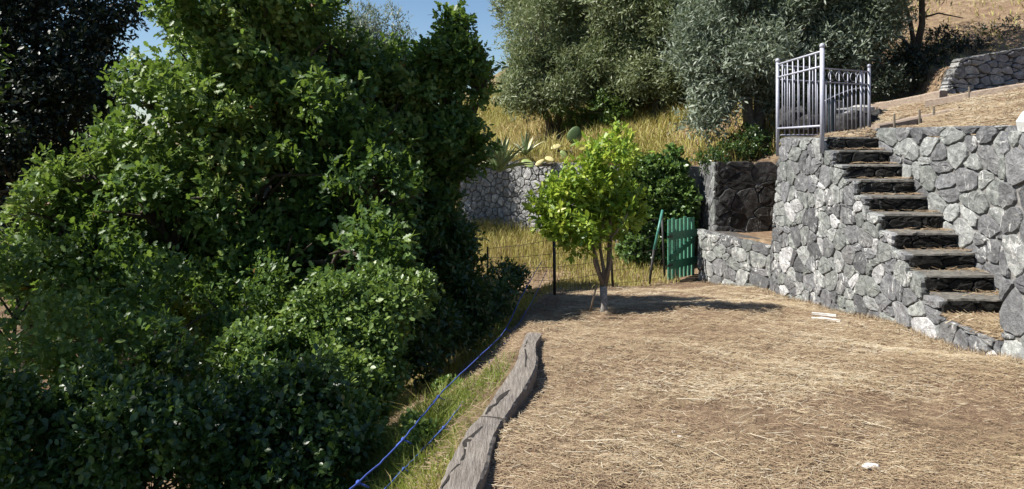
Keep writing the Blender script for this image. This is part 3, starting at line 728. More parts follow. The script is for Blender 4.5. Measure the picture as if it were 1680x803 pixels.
# ---- bushes on the left slope
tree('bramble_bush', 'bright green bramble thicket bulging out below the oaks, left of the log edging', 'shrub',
     rootp(560, 7.1), [blob(655, 478, 7.2, 55, 36), blob(610, 515, 6.9, 80, 45), blob(535, 550, 6.6, 80, 50), blob(470, 590, 6.3, 75, 45), blob(420, 630, 6.0, 60, 40), blob(610, 590, 6.6, 60, 50), blob(545, 640, 6.1, 70, 50), blob(650, 545, 6.9, 45, 45), blob(480, 670, 5.8, 60, 40), blob(600, 640, 6.3, 40, 34), blob(560, 700, 5.6, 40, 34)],
     7000, 9, .05, T_OVAL, ML_bramble, M_bark, .035, 21, width=.62, spray=.24, stems=3, sub=5, gap=-.35, gs=4.2, inner=.25)
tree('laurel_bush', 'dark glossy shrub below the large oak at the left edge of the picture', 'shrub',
     rootp(120, 6.8), [blob(110, 560, 6.6, 160, 80), blob(290, 530, 7.0, 130, 70), blob(30, 480, 7.2, 110, 60), blob(230, 620, 6.2, 130, 70), blob(400, 500, 7.6, 90, 60), (-5.3, 4.6, 2.5, 1.5, 1.3, 1.2), (-4.9, 3.3, 1.9, 1.2, 1.0, 1.1), (-6.3, 6.2, 2.5, 1.5, 1.2, 1.3)],  # outlying blobs: unseen foliage added to shade the lower left
     9500, 9, .062, T_OVAL, ML_oak, M_bark, .05, 22, width=.55, spray=.28, stems=4, sub=5, gap=-.3, gs=3.4)
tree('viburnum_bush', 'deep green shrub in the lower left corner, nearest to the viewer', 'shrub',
     rootp(200, 5.2), [blob(90, 740, 5.0, 150, 85), blob(280, 750, 5.0, 130, 90), blob(420, 720, 5.3, 110, 75), blob(180, 650, 5.5, 130, 60)],
     7500, 9, .05, T_OVAL, ML_ivy, M_bark, .04, 23, width=.6, spray=.24, stems=4, sub=5, gap=-.25, gs=4.0)
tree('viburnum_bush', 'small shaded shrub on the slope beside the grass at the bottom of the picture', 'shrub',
     rootp(520, 5.6), [blob(490, 690, 5.5, 85, 75), blob(530, 760, 5.0, 60, 60), blob(450, 790, 4.9, 90, 60)],
     1300, 8, .055, T_OVAL, ML_ivy, M_bark, .03, 24, width=.6, spray=.22, stems=2, sub=4, gap=-.7, gs=3.4)

for (px, py, rx, rz, lab) in ((640, 665, 30, 16, 'low leafy weeds on the bank, at the edge of the shaded bushes'), (690, 735, 30, 18, 'bright low weeds between the two blue ropes near the log edging'), (620, 740, 34, 20, 'low leafy weeds by the lower end of the blue ropes'), (735, 650, 20, 10, 'small weed clump beside the joint of the log edging')):
    pw = hit(px, py, 2.6); k_ = pw.y / F; e = empty('weed_clump', pw, label=lab, cat='weeds', group='weeds on the grassy bank')
    foliage('leaves', [(pw.x, pw.y, pw.z + .03, rx * k_, rx * k_ * 1.2, rz * k_ * 1.8)], 260, 7, .036, T_OVAL, ML_bramble, e, .7, .10, 200 + px, inner=.4, gap=-.5, gs=9, brk=5)
# ---- orange tree on the terrace
cr = P(990, 517, 9.1); cr.z = H1(cr.x, cr.y)
ct = empty('citrus_tree', cr, label='small bright yellow-green citrus tree with whitewashed trunk foot on the dry terrace', cat='tree')
cb = [blob(1005, 258, 9.15, 40, 36), blob(975, 262, 9.1, 26, 28), blob(958, 298, 9.0, 44, 34), blob(915, 330, 9.1, 36, 32), blob(1005, 325, 9.2, 42, 40), blob(935, 375, 8.95, 48, 26), blob(1030, 350, 9.1, 26, 20), blob(985, 368, 9.4, 50, 22), blob(905, 365, 9.2, 26, 22), blob(1042, 335, 9.1, 20, 14)]
tb = MB()
tb.tube([cr - Z3 * .1, P(991, 500, 9.1), P(990, 470, 9.1)], [.06, .045, .045], 9)
tb.build('whitewashed_foot', mat_simple('whitewash', (.13, .11, .09), (.46, .44, .40), 34, .9, .6), ct, True)
tb = MB()
for pts, rr in (([(990, 472), (982, 445), (974, 410), (968, 370), (960, 330)], .030), ([(991, 472), (990, 440), (984, 405), (990, 360), (1000, 300)], .026), ([(992, 472), (998, 440), (1000, 400), (1002, 360), (1010, 330)], .034),
                ([(989, 470), (975, 430), (976, 400), (950, 370), (930, 340)], .022), ([(993, 468), (1002, 430), (1003, 390), (1020, 370), (1030, 350)], .022)):
    tb.tube([P(x, y, 9.1 + .05 * k * (1 if rr > .025 else -1)) for k, (x, y) in enumerate(pts)], [rr, rr * .9, rr * .75, rr * .5, rr * .25], 7)
tb.build('trunk', M_bark3, ct, True)
foliage('crown', cb, 1100, 8, .088, T_OVAL, ML_lemon, ct, .42, .22, 31, inner=.25, gap=-.7, gs=4.5, up=.4)
# ---- olives and scrub on the hillside
def olive(label, rx, rY, blobs, n, seed, ml=ML_olive, r0=.12, stems=2, cat='tree', name='olive_tree', ln=.12, grp='olive trees', **k):
    k.setdefault('ros', False); n = int(n * 2.0); blobs = [b_[:3] + tuple(1.12 * v for v in b_[3:]) for b_ in blobs]
    return tree(name, label, cat, rootp(rx, rY), blobs, n, 9, ln, T_RHOMB, ml, M_bark2, r0, seed, width=.26, spray=.5, stems=stems, sub=7, group=grp, fork=.5, **k)
olive('leftmost olive at the edge of the sky, above the agave', 905, 20.5, [blob(888, 60, 20.5, 66, 76), blob(930, 120, 20, 75, 55), blob(875, 125, 20, 42, 50), blob(930, -10, 21, 80, 60), blob(870, 165, 19.5, 45, 25), blob(930, 155, 19.8, 45, 25)], 4200, 41, gap=-.9)
olive('dense olive in the middle of the hillside with dark trunks showing below', 990, 22, [blob(990, 60, 22, 80, 75), blob(960, 130, 21, 65, 45), blob(1030, 120, 21.5, 60, 55), blob(1010, -20, 22, 90, 60), blob(1070, 140, 21, 50, 30)], 4200, 42, gap=-.85)
olive('sparse twiggy olive with bare grey branches left of the big one', 1085, 19.5, [blob(1085, 70, 19.5, 62, 60), blob(1060, 10, 19.5, 80, 60), blob(1120, 20, 19.5, 70, 60), blob(1110, 110, 19.3, 50, 45), blob(1070, 135, 19.3, 50, 30)], 4600, 43, gap=-.8, ml=ML_olive)
olive('big grey-green olive hanging low over the wall left of the steel railing', 1240, 15.6, [blob(1240, 60, 15.6, 110, 95), blob(1180, 110, 15.2, 80, 60), blob(1170, 190, 15.0, 38, 45), blob(1290, 120, 15.4, 65, 60), blob(1330, 50, 15.5, 80, 70), blob(1230, -30, 15.8, 100, 50)], 5200, 44, ml=ML_olive2, gap=-.75, r0=.14, stems=3)
olive('silvery olive branch mass behind the top of the steel railing', 1405, 15, [blob(1410, 55, 15, 55, 50), blob(1370, -10, 15.2, 70, 50), blob(1370, 90, 15.1, 48, 36), blob(1445, 20, 15, 40, 40)], 2600, 45, ml=ML_olive2, gap=-.7)
# far belt behind the olives
BACK = ['background tree behind the leftmost olive, beside the patch of sky', 'background tree filling the gap between the leftmost and the middle olive', 'background tree behind the sparse twiggy olive', 'background tree above the big grey-green olive', 'background tree behind the steel railing and silvery branches']
for i, (px, Y, py, rr) in enumerate(((890, 30, 60, 80), (960, 31, 40, 110), (1090, 31, 30, 110), (1210, 30, 20, 110), (1340, 29, 0, 100))):
    olive(BACK[i], px, Y, [blob(px, py, Y, rr * .85, rr * .9), blob(px + 30, py + 80, Y, rr * .8, rr * .6), blob(px - 20, py - 70, Y, rr * .8, rr * .6)], 1500, 60 + i, ml=ML_olive, ln=.20, name='background_tree', grp='back row of hillside trees', gap=-1.2)
# tree upper right with bare forked trunk
e = empty('leaning_tree', rootp(1500, 15.5), label='forked dark tree on the bank behind the dry stone wall, trunk bare', cat='tree')
b = MB(); rp = Vector(e.location)
b.tube([rp - Z3 * .2, P(1505, 110, 15.5), P(1500, 70, 15.5)], [.13, .10, .085], 8)
b.tube([P(1503, 85, 15.5), P(1513, 40, 15.5), P(1512, -40, 15.5)], [.08, .065, .05], 7)
b.tube([P(1502, 90, 15.5), P(1494, 40, 15.4), P(1480, -10, 15.3)], [.06, .045, .03], 7)
b.tube([P(1503, 95, 15.5), P(1480, 62, 15.4), P(1462, 55, 15.3)], [.05, .035, .02], 6)
b.tube([P(1512, 30, 15.5), P(1540, 22, 15.4), P(1580, 30, 15.3)], [.025, .018, .01], 5)
b.build('trunk', M_bark, e, True)
foliage('crown', [blob(1470, -10, 15.5, 60, 35), blob(1500, -80, 15.5, 110, 60), blob(1400, -90, 15.5, 90, 60), blob(1320, -120, 15.3, 110, 60), blob(1390, -75, 14.4, 90, 45), blob(1490, -80, 14.6, 80, 45), blob(1560, -110, 15.0, 80, 50)], 2600, 9, .10, T_RHOMB, ML_olive, e, .26, .42, 48, gap=-.7)

# ivy on the terrace wall
ML_wallivy = mat_leaf('wall_ivy_leaf', [(0, (.04, .085, .02)), (.6, (.085, .16, .04)), (1, (.18, .26, .07))], .36, .25)
iv = empty('ivy_hedge', (2.9, 15, -.8), label='dense dark ivy cloaking the terrace wall behind the green gate', cat='ivy')
foliage('leaves', [blob(1050, 300, 15.0, 42, 42, .3), blob(1105, 300, 14.8, 42, 42, .3), blob(1060, 360, 14.9, 52, 50, .3), blob(1115, 350, 14.75, 32, 60, .25), blob(1040, 410, 14.9, 32, 26, .3), blob(1080, 400, 14.8, 40, 35, .3), blob(1020, 340, 15.2, 30, 60, .3), blob(1085, 272, 14.9, 62, 14, .3)],
        4200, 8, .075, T_OVAL, ML_wallivy, iv, .75, .18, 51, inner=.3, gap=-.7, gs=4, brk=4)
b = MB()
for k in range(9):
    x = 2.0 + k * .2; y = float(w2y(np.array(x))) - .05
    b.tube([(x, y, -.85), (x + random.uniform(-.15, .15), y - .02, 0), (x + random.uniform(-.3, .3), y, .9)], [.02, .015, .006], 5)
b.build('stems', M_bark, iv, True)
# shaded scrub over the corner block, weeds along far side
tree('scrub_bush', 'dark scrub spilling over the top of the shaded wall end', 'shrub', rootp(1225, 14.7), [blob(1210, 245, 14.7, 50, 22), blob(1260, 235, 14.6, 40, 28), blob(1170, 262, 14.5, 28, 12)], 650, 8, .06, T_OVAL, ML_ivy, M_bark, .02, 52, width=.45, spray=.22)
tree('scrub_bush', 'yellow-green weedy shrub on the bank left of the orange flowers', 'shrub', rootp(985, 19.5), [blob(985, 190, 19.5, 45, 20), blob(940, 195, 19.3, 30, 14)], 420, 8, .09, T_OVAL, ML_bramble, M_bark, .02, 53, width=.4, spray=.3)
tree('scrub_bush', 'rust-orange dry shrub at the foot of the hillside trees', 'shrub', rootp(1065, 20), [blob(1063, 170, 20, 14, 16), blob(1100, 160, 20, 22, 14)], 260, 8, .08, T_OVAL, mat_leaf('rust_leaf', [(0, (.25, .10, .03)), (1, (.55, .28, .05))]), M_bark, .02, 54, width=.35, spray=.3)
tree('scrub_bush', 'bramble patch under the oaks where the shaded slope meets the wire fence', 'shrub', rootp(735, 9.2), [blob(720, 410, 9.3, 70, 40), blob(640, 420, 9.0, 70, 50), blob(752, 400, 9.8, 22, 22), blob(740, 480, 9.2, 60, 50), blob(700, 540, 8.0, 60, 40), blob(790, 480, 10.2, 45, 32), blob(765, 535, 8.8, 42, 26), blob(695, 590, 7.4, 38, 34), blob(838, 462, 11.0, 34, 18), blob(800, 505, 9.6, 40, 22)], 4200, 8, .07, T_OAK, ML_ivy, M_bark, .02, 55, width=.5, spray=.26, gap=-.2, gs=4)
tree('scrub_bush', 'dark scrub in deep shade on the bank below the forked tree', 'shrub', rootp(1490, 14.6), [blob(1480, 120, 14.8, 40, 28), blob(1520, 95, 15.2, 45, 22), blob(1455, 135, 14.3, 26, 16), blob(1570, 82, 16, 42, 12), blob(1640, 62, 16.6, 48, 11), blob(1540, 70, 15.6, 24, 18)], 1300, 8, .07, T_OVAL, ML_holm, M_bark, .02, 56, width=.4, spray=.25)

# ------------------------------------------------------------ grass
def blades(name, X, Y, h, wd, mat, lean=.35, seed=0, tint=None, zfun=Hr, parent=None, seg=True, tilt=None):
    rg = np.random.default_rng(seed); n = len(X); Z = zfun(X, Y); hh = h * rg.uniform(.5, 1.25, n); th = rg.uniform(0, 6.28, n)
    ln = lean * rg.uniform(.2, 1.4, n) * hh; dx, dy = np.cos(th) * ln, np.sin(th) * ln
    ph = rg.uniform(0, 6.28, n); wx, wy = np.cos(ph) * wd / 2, np.sin(ph) * wd / 2
    base = np.stack([X, Y, Z - .01], 1); wv = np.stack([wx, wy, wx * 0], 1)
    m1 = base + np.stack([dx * .35, dy * .35, hh * .6], 1); tip = base + np.stack([dx, dy, hh * np.where(ln > hh, .7, 1)], 1)
    V = np.stack([base - wv, base + wv, m1 + wv * .8, m1 - wv * .8, tip], 1).reshape(-1, 3)
    o = np.arange(n)[:, None] * 5; loops = (o + np.array([0, 1, 2, 3, 3, 2, 4])[None]).ravel(); sizes = np.tile([4, 3], n)
    t = tint if tint is not None else rg.random(n)
    return fast_mesh(name, V, loops, sizes, mat, parent, np.repeat(t, 2))
def clumpy(n, x0, x1, y0, y1, keep, seed=0, s=1.5, thr=-.4):
    rg = np.random.default_rng(seed); X = rg.uniform(x0, x1, n); Y = rg.uniform(y0, y1, n)
    p = np.stack([X, Y, X * 0], 1); m = keep(X, Y) & (fnoise(p, s, seed) + rg.normal(size=n) * .35 > thr); return X[m], Y[m]
# lush grass left of the log
def LE(Y): return np.interp(Y, [3.6, 4.75, 5.4, 6.25, 6.6, 7.3], [-.37, -.20, -.08, .04, .065, .14])
X, Y = clumpy(26000, -2.3, .2, 3.0, 7.4, lambda X, Y: (X < LE(Y) - .02) & (X > -1.0 - .12 * Y * .5) & (rng.random(len(X)) < np.clip(1.3 - (Y - 5.0) * .7, .0, 1)) , 1, 3.0, -.7)
tn = np.clip(.35 + .35 * fnoise(np.stack([X, Y, X * 0], 1), 2.6, 3) + rng.normal(size=len(X)) * .18, 0, 1)
tn = np.clip(tn + .32, 0, 1); hh_ = .13 * (1 + .7 * fnoise(np.stack([X, Y, X * 0], 1), 5.0, 33)).clip(.25, 2.6) * np.clip(1.4 - (Y - 4.6) * .4, .3, 1) * np.clip(.35 + (LE(Y) - X) * 1.6, .35, 1.2)
tag(blades('green_grass', X, Y, hh_, .006, ML_grass, 1.1, 2, tn), label='green grass patch on the slope left of the log edging', cat='grass', kind='stuff')
X, Y = clumpy(16000, -4.5, .5, 6.5, 13, lambda X, Y: (X < XP(Y) - .35) & (Y > 7.6), 4, 2.0, -.4)
tag(blades('shaded_grass', X[:7000], Y[:7000], .22, .006, ML_grass, .8, 5, rng.uniform(.2, .9, 7000)), label='dry grass in the shade of the oaks beside the wire fence', cat='grass', kind='stuff')
# grass beyond the fence
X, Y = clumpy(22000, -2.0, 3.6, 11.3, 17.2, lambda X, Y: (Y < w2y(X) - .1) & (Y > 11.6 + .7 * X) & (X < outerX(Y) - .5), 6, 2.0, -.6)
tn = np.clip(.5 + .4 * fnoise(np.stack([X, Y, X * 0], 1), 1.6, 3) + rng.normal(size=len(X)) * .2, 0, 1)
tag(blades('meadow_grass', X, Y, .10 + .16 * sm(Y, 13, 15.5), .012, ML_dry, .5, 7, tn), label='tall yellowing grass between the wire fence and the pale terrace wall', cat='grass', kind='stuff')
# dry grass hanging over the top of the pale terrace wall
rg_ = np.random.default_rng(31); Xt = rg_.uniform(-1.1, 3.5, 3500); Yt = w2y(Xt) + np.abs(rg_.normal(0, .12, 3500)) + .0
tag(blades('wall_top_grass', Xt, Yt, .20, .010, ML_dry, 1.3, 32, zfun=lambda a, b: np.full(len(a), 1.07)), label='dry grass hanging over the top edge of the pale terrace wall', cat='grass', kind='stuff')
# hillside
X, Y = clumpy(90000, -4, 14, 14.4, 30, lambda X, Y: (Y > w2y(X) + .25) & (~((X > 5.0) & (Y < 14.5))) & (np.abs(X / Y) < .7) & ((X < 7.5) | (np.sin(X * 91.7 + Y * 57.3) > .7)), 8, 1.2, -.55)
tn = np.clip(.58 + .38 * fnoise(np.stack([X, Y, X * 0], 1), 1.1, 9) + rng.normal(size=len(X)) * .18, 0, 1)
hg = np.where((X > 6.3) & (Y < 26), .12, .36) * (1 + .4 * fnoise(np.stack([X, Y, X * 0], 1), 2.3, 19))
tag(blades('hillside_grass', X, Y, np.maximum(hg, .06), .022, ML_dry, .7, 9, tn), label='tall golden grass covering the hillside above the terrace wall', cat='grass', kind='stuff')
# straw litter
def straw(name, X, Y, L, wd, seed, label, zf=Hr, mat=ML_straw, tlt=.18, lift=.012, tmean=.45):
    rg = np.random.default_rng(seed); n = len(X); Z = zf(X, Y) + lift; th = rg.normal(0, .9, n) + .1
    ll = L * rg.uniform(.3, 1.5, n); d = np.stack([np.cos(th), np.sin(th), rg.normal(0, tlt, n)], 1)
    pos = np.stack([X, Y, Z + rg.uniform(0, .012, n)], 1) - d * ll[:, None] / 2
    nrm = np.tile([0., -.5, .8], (n, 1)); tmean = tmean + (.05 * (X - 1.5) + .06 * (Y - 5)).clip(-.12, .22) * (name == 'straw_litter'); t = np.clip(tmean + .20 * fnoise(pos, 1.2, seed) + .16 * fnoise(pos, 4.2, seed + 1) + rng.normal(size=n) * .27, 0, 1)
    T = (np.array([(0, -.5, 0), (.5, -.5, .0), (1, -.3, 0), (1, .3, 0), (.5, .5, 0), (0, .5, 0)]), [(0, 1, 4, 5), (1, 2, 3, 4)])
    return tag(leaves_mesh(name, pos, d, nrm, ll, np.full(n, wd) * rg.uniform(.6, 1.5, n), T, mat, None, t), label=label, cat='straw', kind='stuff')
rg = np.random.default_rng(77)
u = rg.random(150000); Y = 3.3 * (12.8 / 3.3) ** u ; X = rg.uniform(-.9, 4.1, len(u)); m = (X > XP(Y) + .13) & (X < outerX(Y) - .04) & (rg.random(len(X)) < np.clip(.75 + .55 * fnoise(np.stack([X, Y, X * 0], 1), 3.0, 21), .12, 1)) & ~((Y > 9.6) & (X < .35 + (Y - 11) * .3))
X, Y = X[m], Y[m]
straw('straw_litter', X, Y, .052, .0027, 70, 'cut dry grass and straw strewn over the terrace ground')
X, Y = rg.uniform(-.6, 4, 650), rg.uniform(3.4, 10, 650); m = X > XP(Y) + .2
straw('long_straws', X[m], Y[m], .20, .0032, 71, 'longer pale straws lying across the terrace ground', tmean=.8)
X, Y = clumpy(26000, -.3, 4.0, 3.3, 13.5, lambda X, Y: (X > XP(Y) + .15) & (X < outerX(Y) - .02), 12, 2.5, -.1)
tag(blades('dry_stubble', X, Y, .035, .004, ML_straw, 1.4, 13, np.clip(rng.normal(.45, .22, len(X)), 0, 1)), label='short dry stubble over the terrace ground', cat='grass', kind='stuff')
# arching dry seed stalks over the bank
def stalks(px, py, Yd, n, H_, seed, label, lean):
    p0 = hit(px, py, Yd); e = empty('dry_grass_tuft', p0, label=label, cat='grass tuft'); r = random.Random(seed)
    for k in range(n):
        a_ = lean + r.uniform(-.7, .7); L = H_ * r.uniform(.6, 1.1); c = Vector(p0) + Vector((r.uniform(-.05, .05), r.uniform(-.05, .05), 0)); b = MB(); pts = []
        for i in range(8):
            t = i / 7; pts.append(c + Vector((math.cos(a_) * L * .9 * t ** 1.7, math.sin(a_) * L * .3 * t, L * (t - .42 * t ** 3))))
        b.tube(pts, [.003, .0028, .0024, .0022, .002, .004, .006, .002], 4)
        for i in range(7):
            q_ = pts[5].lerp(pts[7], i / 6); b.tube([q_, q_ + Vector((r.uniform(-.02, .02), 0, -r.uniform(.02, .05)))], [.004, .001], 4)
        b.build('stalk', M_stalk, e)
M_stalk = mat_simple('dry_stalk', (.34, .27, .17), (.5, .42, .29), 30, .8)
stalks(655, 640, 4.6, 8, .42, 1, 'arching dry seed stalks leaning over the edge of the shaded bushes', 3.0)
stalks(560, 745, 3.4, 5, .3, 2, 'wispy pale stalks among the bushes at the bottom edge', 2.5)
# small green-yellow tufts
X, Y = clumpy(9000, -.2, 4.0, 3.6, 9, lambda X, Y: (X > XP(Y) + .15), 14, 2.2, .72)
tag(blades('green_tufts', X, Y, .035, .004, ML_grass, 1.2, 15), label='sparse green-yellow tufts in the dry terrace ground', cat='grass', kind='stuff')
# weeds at wall foot
Yw = np.random.default_rng(5).uniform(3.3, 13.8, 3800); Xw = outerX(Yw) - np.abs(np.random.default_rng(6).normal(0, .07, 3800)) - .01
tag(blades('wall_foot_grass', Xw, Yw, .07, .005, ML_straw, 1.0, 16), label='dry grass fringe along the foot of the stone wall', cat='grass', kind='stuff')
rl_ = np.random.default_rng(55); Yb_ = rl_.uniform(3.6, 12.0, 42000); Xb_ = rl_.uniform(-2.6, .9, 42000)
mb_ = (Xb_ < XP(Yb_) + .16) & ((Yb_ > 7.5) | (Xb_ < LE(Yb_) - .03)) & (rl_.random(42000) < np.where(Yb_ < 6, .5, 1.0))
straw('bank_litter', Xb_[mb_], Yb_[mb_], .075, .0035, 76, 'dry grass litter over the bank left of the log edging and behind the citrus tree', tlt=.35, tmean=.35)
# upper straw bank
X, Y = clumpy(60000, 4.4, 10, 5.2, 14, lambda X, Y: (X > np.where(Y < 9.98, 4.98, 4.3)) & ((Y < 11.8) | (X > 5.75)), 17, 1.4, -.8)
straw('bank_straw', X, Y, .13, .007, 72, 'sunlit straw covering the bank above the stair wall', tmean=.55)
# straw on landing and treads
rg = np.random.default_rng(8)
n = 2600; X = rg.uniform(4.08, 4.74, n); Y = rg.uniform(6.35, 7.2, n)
def zl(X, Y): return LAND + .02 + .22 * np.clip((7.0 - Y) / .65, 0, 1) * sm(X, 4.08, 4.7) + 0 * X
straw('landing_straw', X, Y, .13, .005, 73, 'pile of straw on the landing at the foot of the stairs', zf=zl, tlt=.3, tmean=.5)
gx = np.linspace(4.07, 4.765, 9); gy = np.linspace(6.34, 7.22, 9); MX, MY = np.meshgrid(gx, gy); mz = zl(MX, MY) + .0
b = MB(); b.add(list(zip(MX.ravel(), MY.ravel(), mz.ravel())), [(j * 9 + i, j * 9 + i + 1, (j + 1) * 9 + i + 1, (j + 1) * 9 + i) for j in range(8) for i in range(8)])
o = b.build('straw_mound', M_ground, None, True); tag(o, 'earth and straw mound banked on the stair landing', 'earth', kind='stuff')
n = 700; k_ = rg.integers(0, 10, n); X = 4.1 + .65 * (1 - rg.random(n) ** 2.6 * 1.0); Yb = np.array([step_y(i) for i in k_]) + rg.uniform(.06, .28, n)
kz = {}
ZS = np.array([step_z(i) for i in k_])
straw('step_straw', X, Yb, .09, .004, 74, 'wisps of straw caught on the stone steps', zf=lambda a, b: ZS, tmean=.5)

# ------------------------------------------------------------ log edging
def plank(cl, half, h, label, seed, cracks, z_off=.085):
    r = random.Random(seed)
    C2, H2_ = [], []
    for i in range(len(cl) - 1):
        for k in range(5): C2.append(cl[i].lerp(cl[i + 1], k / 5)); H2_.append(half[i] + (half[i + 1] - half[i]) * k / 5)
    C2.append(cl[-1]); H2_.append(half[-1]); cl, half = C2, H2_; n = len(cl); e = empty('log_plank', cl[0], label=label, cat='wooden plank'); wa, wb = 1.0, 1.0
    vs = []
    for i, c in enumerate(cl):
        t = (cl[min(i + 1, n - 1)] - cl[max(i - 1, 0)]); t.z = 0; t.normalize(); s = Vector((t.y, -t.x, 0))
        wa += r.uniform(-.05, .05) + (1 - wa) * .3; wb += r.uniform(-.05, .05) + (1 - wb) * .3; wl, wr = half[i] * wa, half[i] * wb; z = c.z + z_off + r.uniform(-.003, .003)
        prof_ = [(-wl * .97, z - h), (-wl, z - .02), (-wl * .88, z), (-wl * .4, z + .004), (wl * .4, z + .002), (wl * .9, z - .003), (wr * 1.0, z - .018), (wr * .98, z - h)]
        vs += [(c.x + s.x * a_, c.y + s.y * a_, b_) for a_, b_ in prof_]
    m = 8; fs = [(i * m + k, i * m + (k + 1) % m, (i + 1) * m + (k + 1) % m, (i + 1) * m + k) for i in range(n - 1) for k in range(m)]
    fs += [tuple(range(m - 1, -1, -1)), tuple((n - 1) * m + k for k in range(m))]
    mesh('board', vs, fs, M_plank, e)
    for path in cracks:
        b = MB(); pts = []
        for (px, py, wpx) in path: pts.append((px, py, wpx))
        L_, R_ = [], []
        pp = []
        for (px, py, wpx) in pts:
            # intersect the board's top plane
            y = 3.0
            while y < 9 and P(px, py, y).z > float(gY(np.array([y]))[0]) + z_off + .006: y += .01
            p = P(px, py, y); pp.append((p, wpx * y / F))
        for i, (p, w_) in enumerate(pp):
            L_.append((p.x - w_ / 2, p.y, p.z + .001)); R_.append((p.x + w_ / 2, p.y, p.z + .001))
        b.add(L_ + R_ + [(a_[0], a_[1], a_[2] - .006) for a_ in L_ + R_], [(i, i + len(L_), i + 1 + len(L_), i + 1) for i in range(len(L_) - 1)]); b.build('crack', M_crack, e)
def cl_from(px, z_off=.085):
    cl, hf = [], []
    for (xl, xr, y_) in px:
        y = 2.5
        while y < 9 and P((xl + xr) / 2, y_, y).z > float(gY(np.array([y]))[0]) + z_off: y += .005
        p = P((xl + xr) / 2, y_, y); p.z = float(gY(np.array([y]))[0]); cl.append(p); hf.append((xr - xl) / 2 * y / F)
    return cl, hf
cl, hf = cl_from([(690, 766, 860), (705, 776, 825), (719, 787, 795), (730, 796, 770), (742, 803, 745), (753, 808, 725), (764, 813, 708), (775, 820, 696), (784, 826, 687)])
plank(cl, hf, .13, 'nearer weathered grey plank of the log edging, long black crack down its middle', 1,
      [[(722, 802, 2), (735, 785, 5), (742, 772, 3), (755, 760, 5), (762, 745, 3), (763, 735, 5), (762, 727, 8), (768, 722, 12), (775, 715, 7), (785, 706, 5), (793, 698, 2)]])
cl, hf = cl_from([(787, 829, 684), (796, 838, 670), (808, 850, 652), (821, 862, 634), (832, 872, 617), (842, 879, 602), (848, 882, 588), (852, 880, 573), (856, 881, 562), (861, 887, 552), (864, 890, 546)])
plank(cl, hf, .13, 'farther curved grey plank of the log edging, ending near the citrus tree', 2,
      [[(797, 680, 3), (805, 668, 7), (815, 662, 3), (818, 655, 7), (826, 648, 10), (836, 640, 3)], [(862, 602, 2), (863, 585, 2.5), (861, 570, 2.5), (865, 558, 1)]])

# ------------------------------------------------------------ fence wires, posts, ropes, gate
wf = empty('wire_fence', (.6, 11, -.7), label='thin wire mesh fence on black posts behind the citrus tree', cat='fence')
pA, pB, pC = P(910, 490, 11.0), P(1006, 470, 12.6), P(1091, 460, 13.9); pD = P(800, 470, 12.4)
tops = [P(909, 388, 11.0), P(1000, 378, 12.6), P(1086, 352, 13.9), P(800, 405, 12.4)]
for a_, t_, r_ in ((pA, tops[0], .024), (pB, tops[1], .022), (pC, tops[2], .022), (pD, tops[3], .015)):
    b = MB(); b.tube([a_ - Z3 * .1, t_], r_, 7); b.build('post', M_black, wf, True)
def wires(p0, t0, p1, t1, name='wire'):
    for f in (.05, .28, .5, .72, .95):
        a_, c_ = p0.lerp(t0, f), p1.lerp(t1, f); mid = a_.lerp(c_, .5) - Z3 * .02
        b = MB(); b.tube([a_, mid, c_], .0035, 4); b.build(name, M_wire, wf)
    b = MB(); n = int((p1 - p0).length / .12)
    for k in range(1, n):
        b.tube([p0.lerp(p1, k / n), t0.lerp(t1, k / n) - Z3 * .04], .002, 3, False)
    tag(b.build('mesh_strands', M_wire, wf), kind='stuff')
wires(pD, tops[3], pA, tops[0]); wires(pA, tops[0], pB, tops[1]); wires(pB, tops[1], pC, tops[2])
lp = empty('leaning_pole', P(1065, 465, 13.4), label='thin green metal pole leaning against the ivy beside the gate', cat='pole')
b = MB(); b.tube([P(1065, 466, 13.4), P(1073, 410, 13.5)], .024, 7); b.build('lower_half', M_black, lp, True)
b = MB(); b.tube([P(1073, 410, 13.5), P(1087, 345, 13.7)], .024, 7); b.build('upper_half', M_greenpole, lp, True)
def rope(name, pts, r, mat, label, knots=()):
    e = empty(name, pts[0], label=label, cat='rope')
    ctl = [Vector(p) for p in pts]; out = []
    for i in range(len(ctl) - 1):
        p0, p1, p2, p3 = ctl[max(i - 1, 0)], ctl[i], ctl[i + 1], ctl[min(i + 2, len(ctl) - 1)]
        for k in range(10):
            t = k / 10; out.append(.5 * ((2 * p1) + (p2 - p0) * t + (2 * p0 - 5 * p1 + 4 * p2 - p3) * t * t + (3 * p1 - p0 - 3 * p2 + p3) * t ** 3))
    out.append(ctl[-1]); out = [p + Vector((random.uniform(-1, 1), 0, random.uniform(-1, 1))) * .003 for p in out]
    b = MB(); b.tube(out, r, 5); b.build('strand', mat, e, True)
    for k in knots:
        p = out[int(k * (len(out) - 1))]; b = MB(); b.ball(p, r * 2.6, 6, 5); b.tube([p, p + Vector((.05, .01, -.03))], r, 4); b.tube([p, p + Vector((-.04, -.01, -.035))], r, 4); b.build('knot', mat, e, True)
def L_(px, py, dz): p = hit(px, py, 2.6); p.z += dz; return p
rope('blue_rope', [P(888, 430, 10.8), P(856, 486, 9.3), P(830, 540, 8.2), P(800, 572, 7.2), P(735, 634, 5.9), P(700, 675, 5.1), P(642, 742, 4.3), P(575, 803, 3.6), P(540, 835, 3.3)], .005, M_rope, 'upper of two blue ropes running from the fence down the grassy slope', (.26, .55, .72, .85))
rope('blue_rope', [P(897, 445, 10.8), P(870, 500, 9.4), P(832, 560, 8.0), P(800, 600, 7.0), P(745, 680, 5.2), L_(692, 750, .04), L_(645, 803, .05), L_(610, 840, .05)], .0042, M_rope2, 'lower of two blue ropes beside the log edging', (.3, .62, .8))
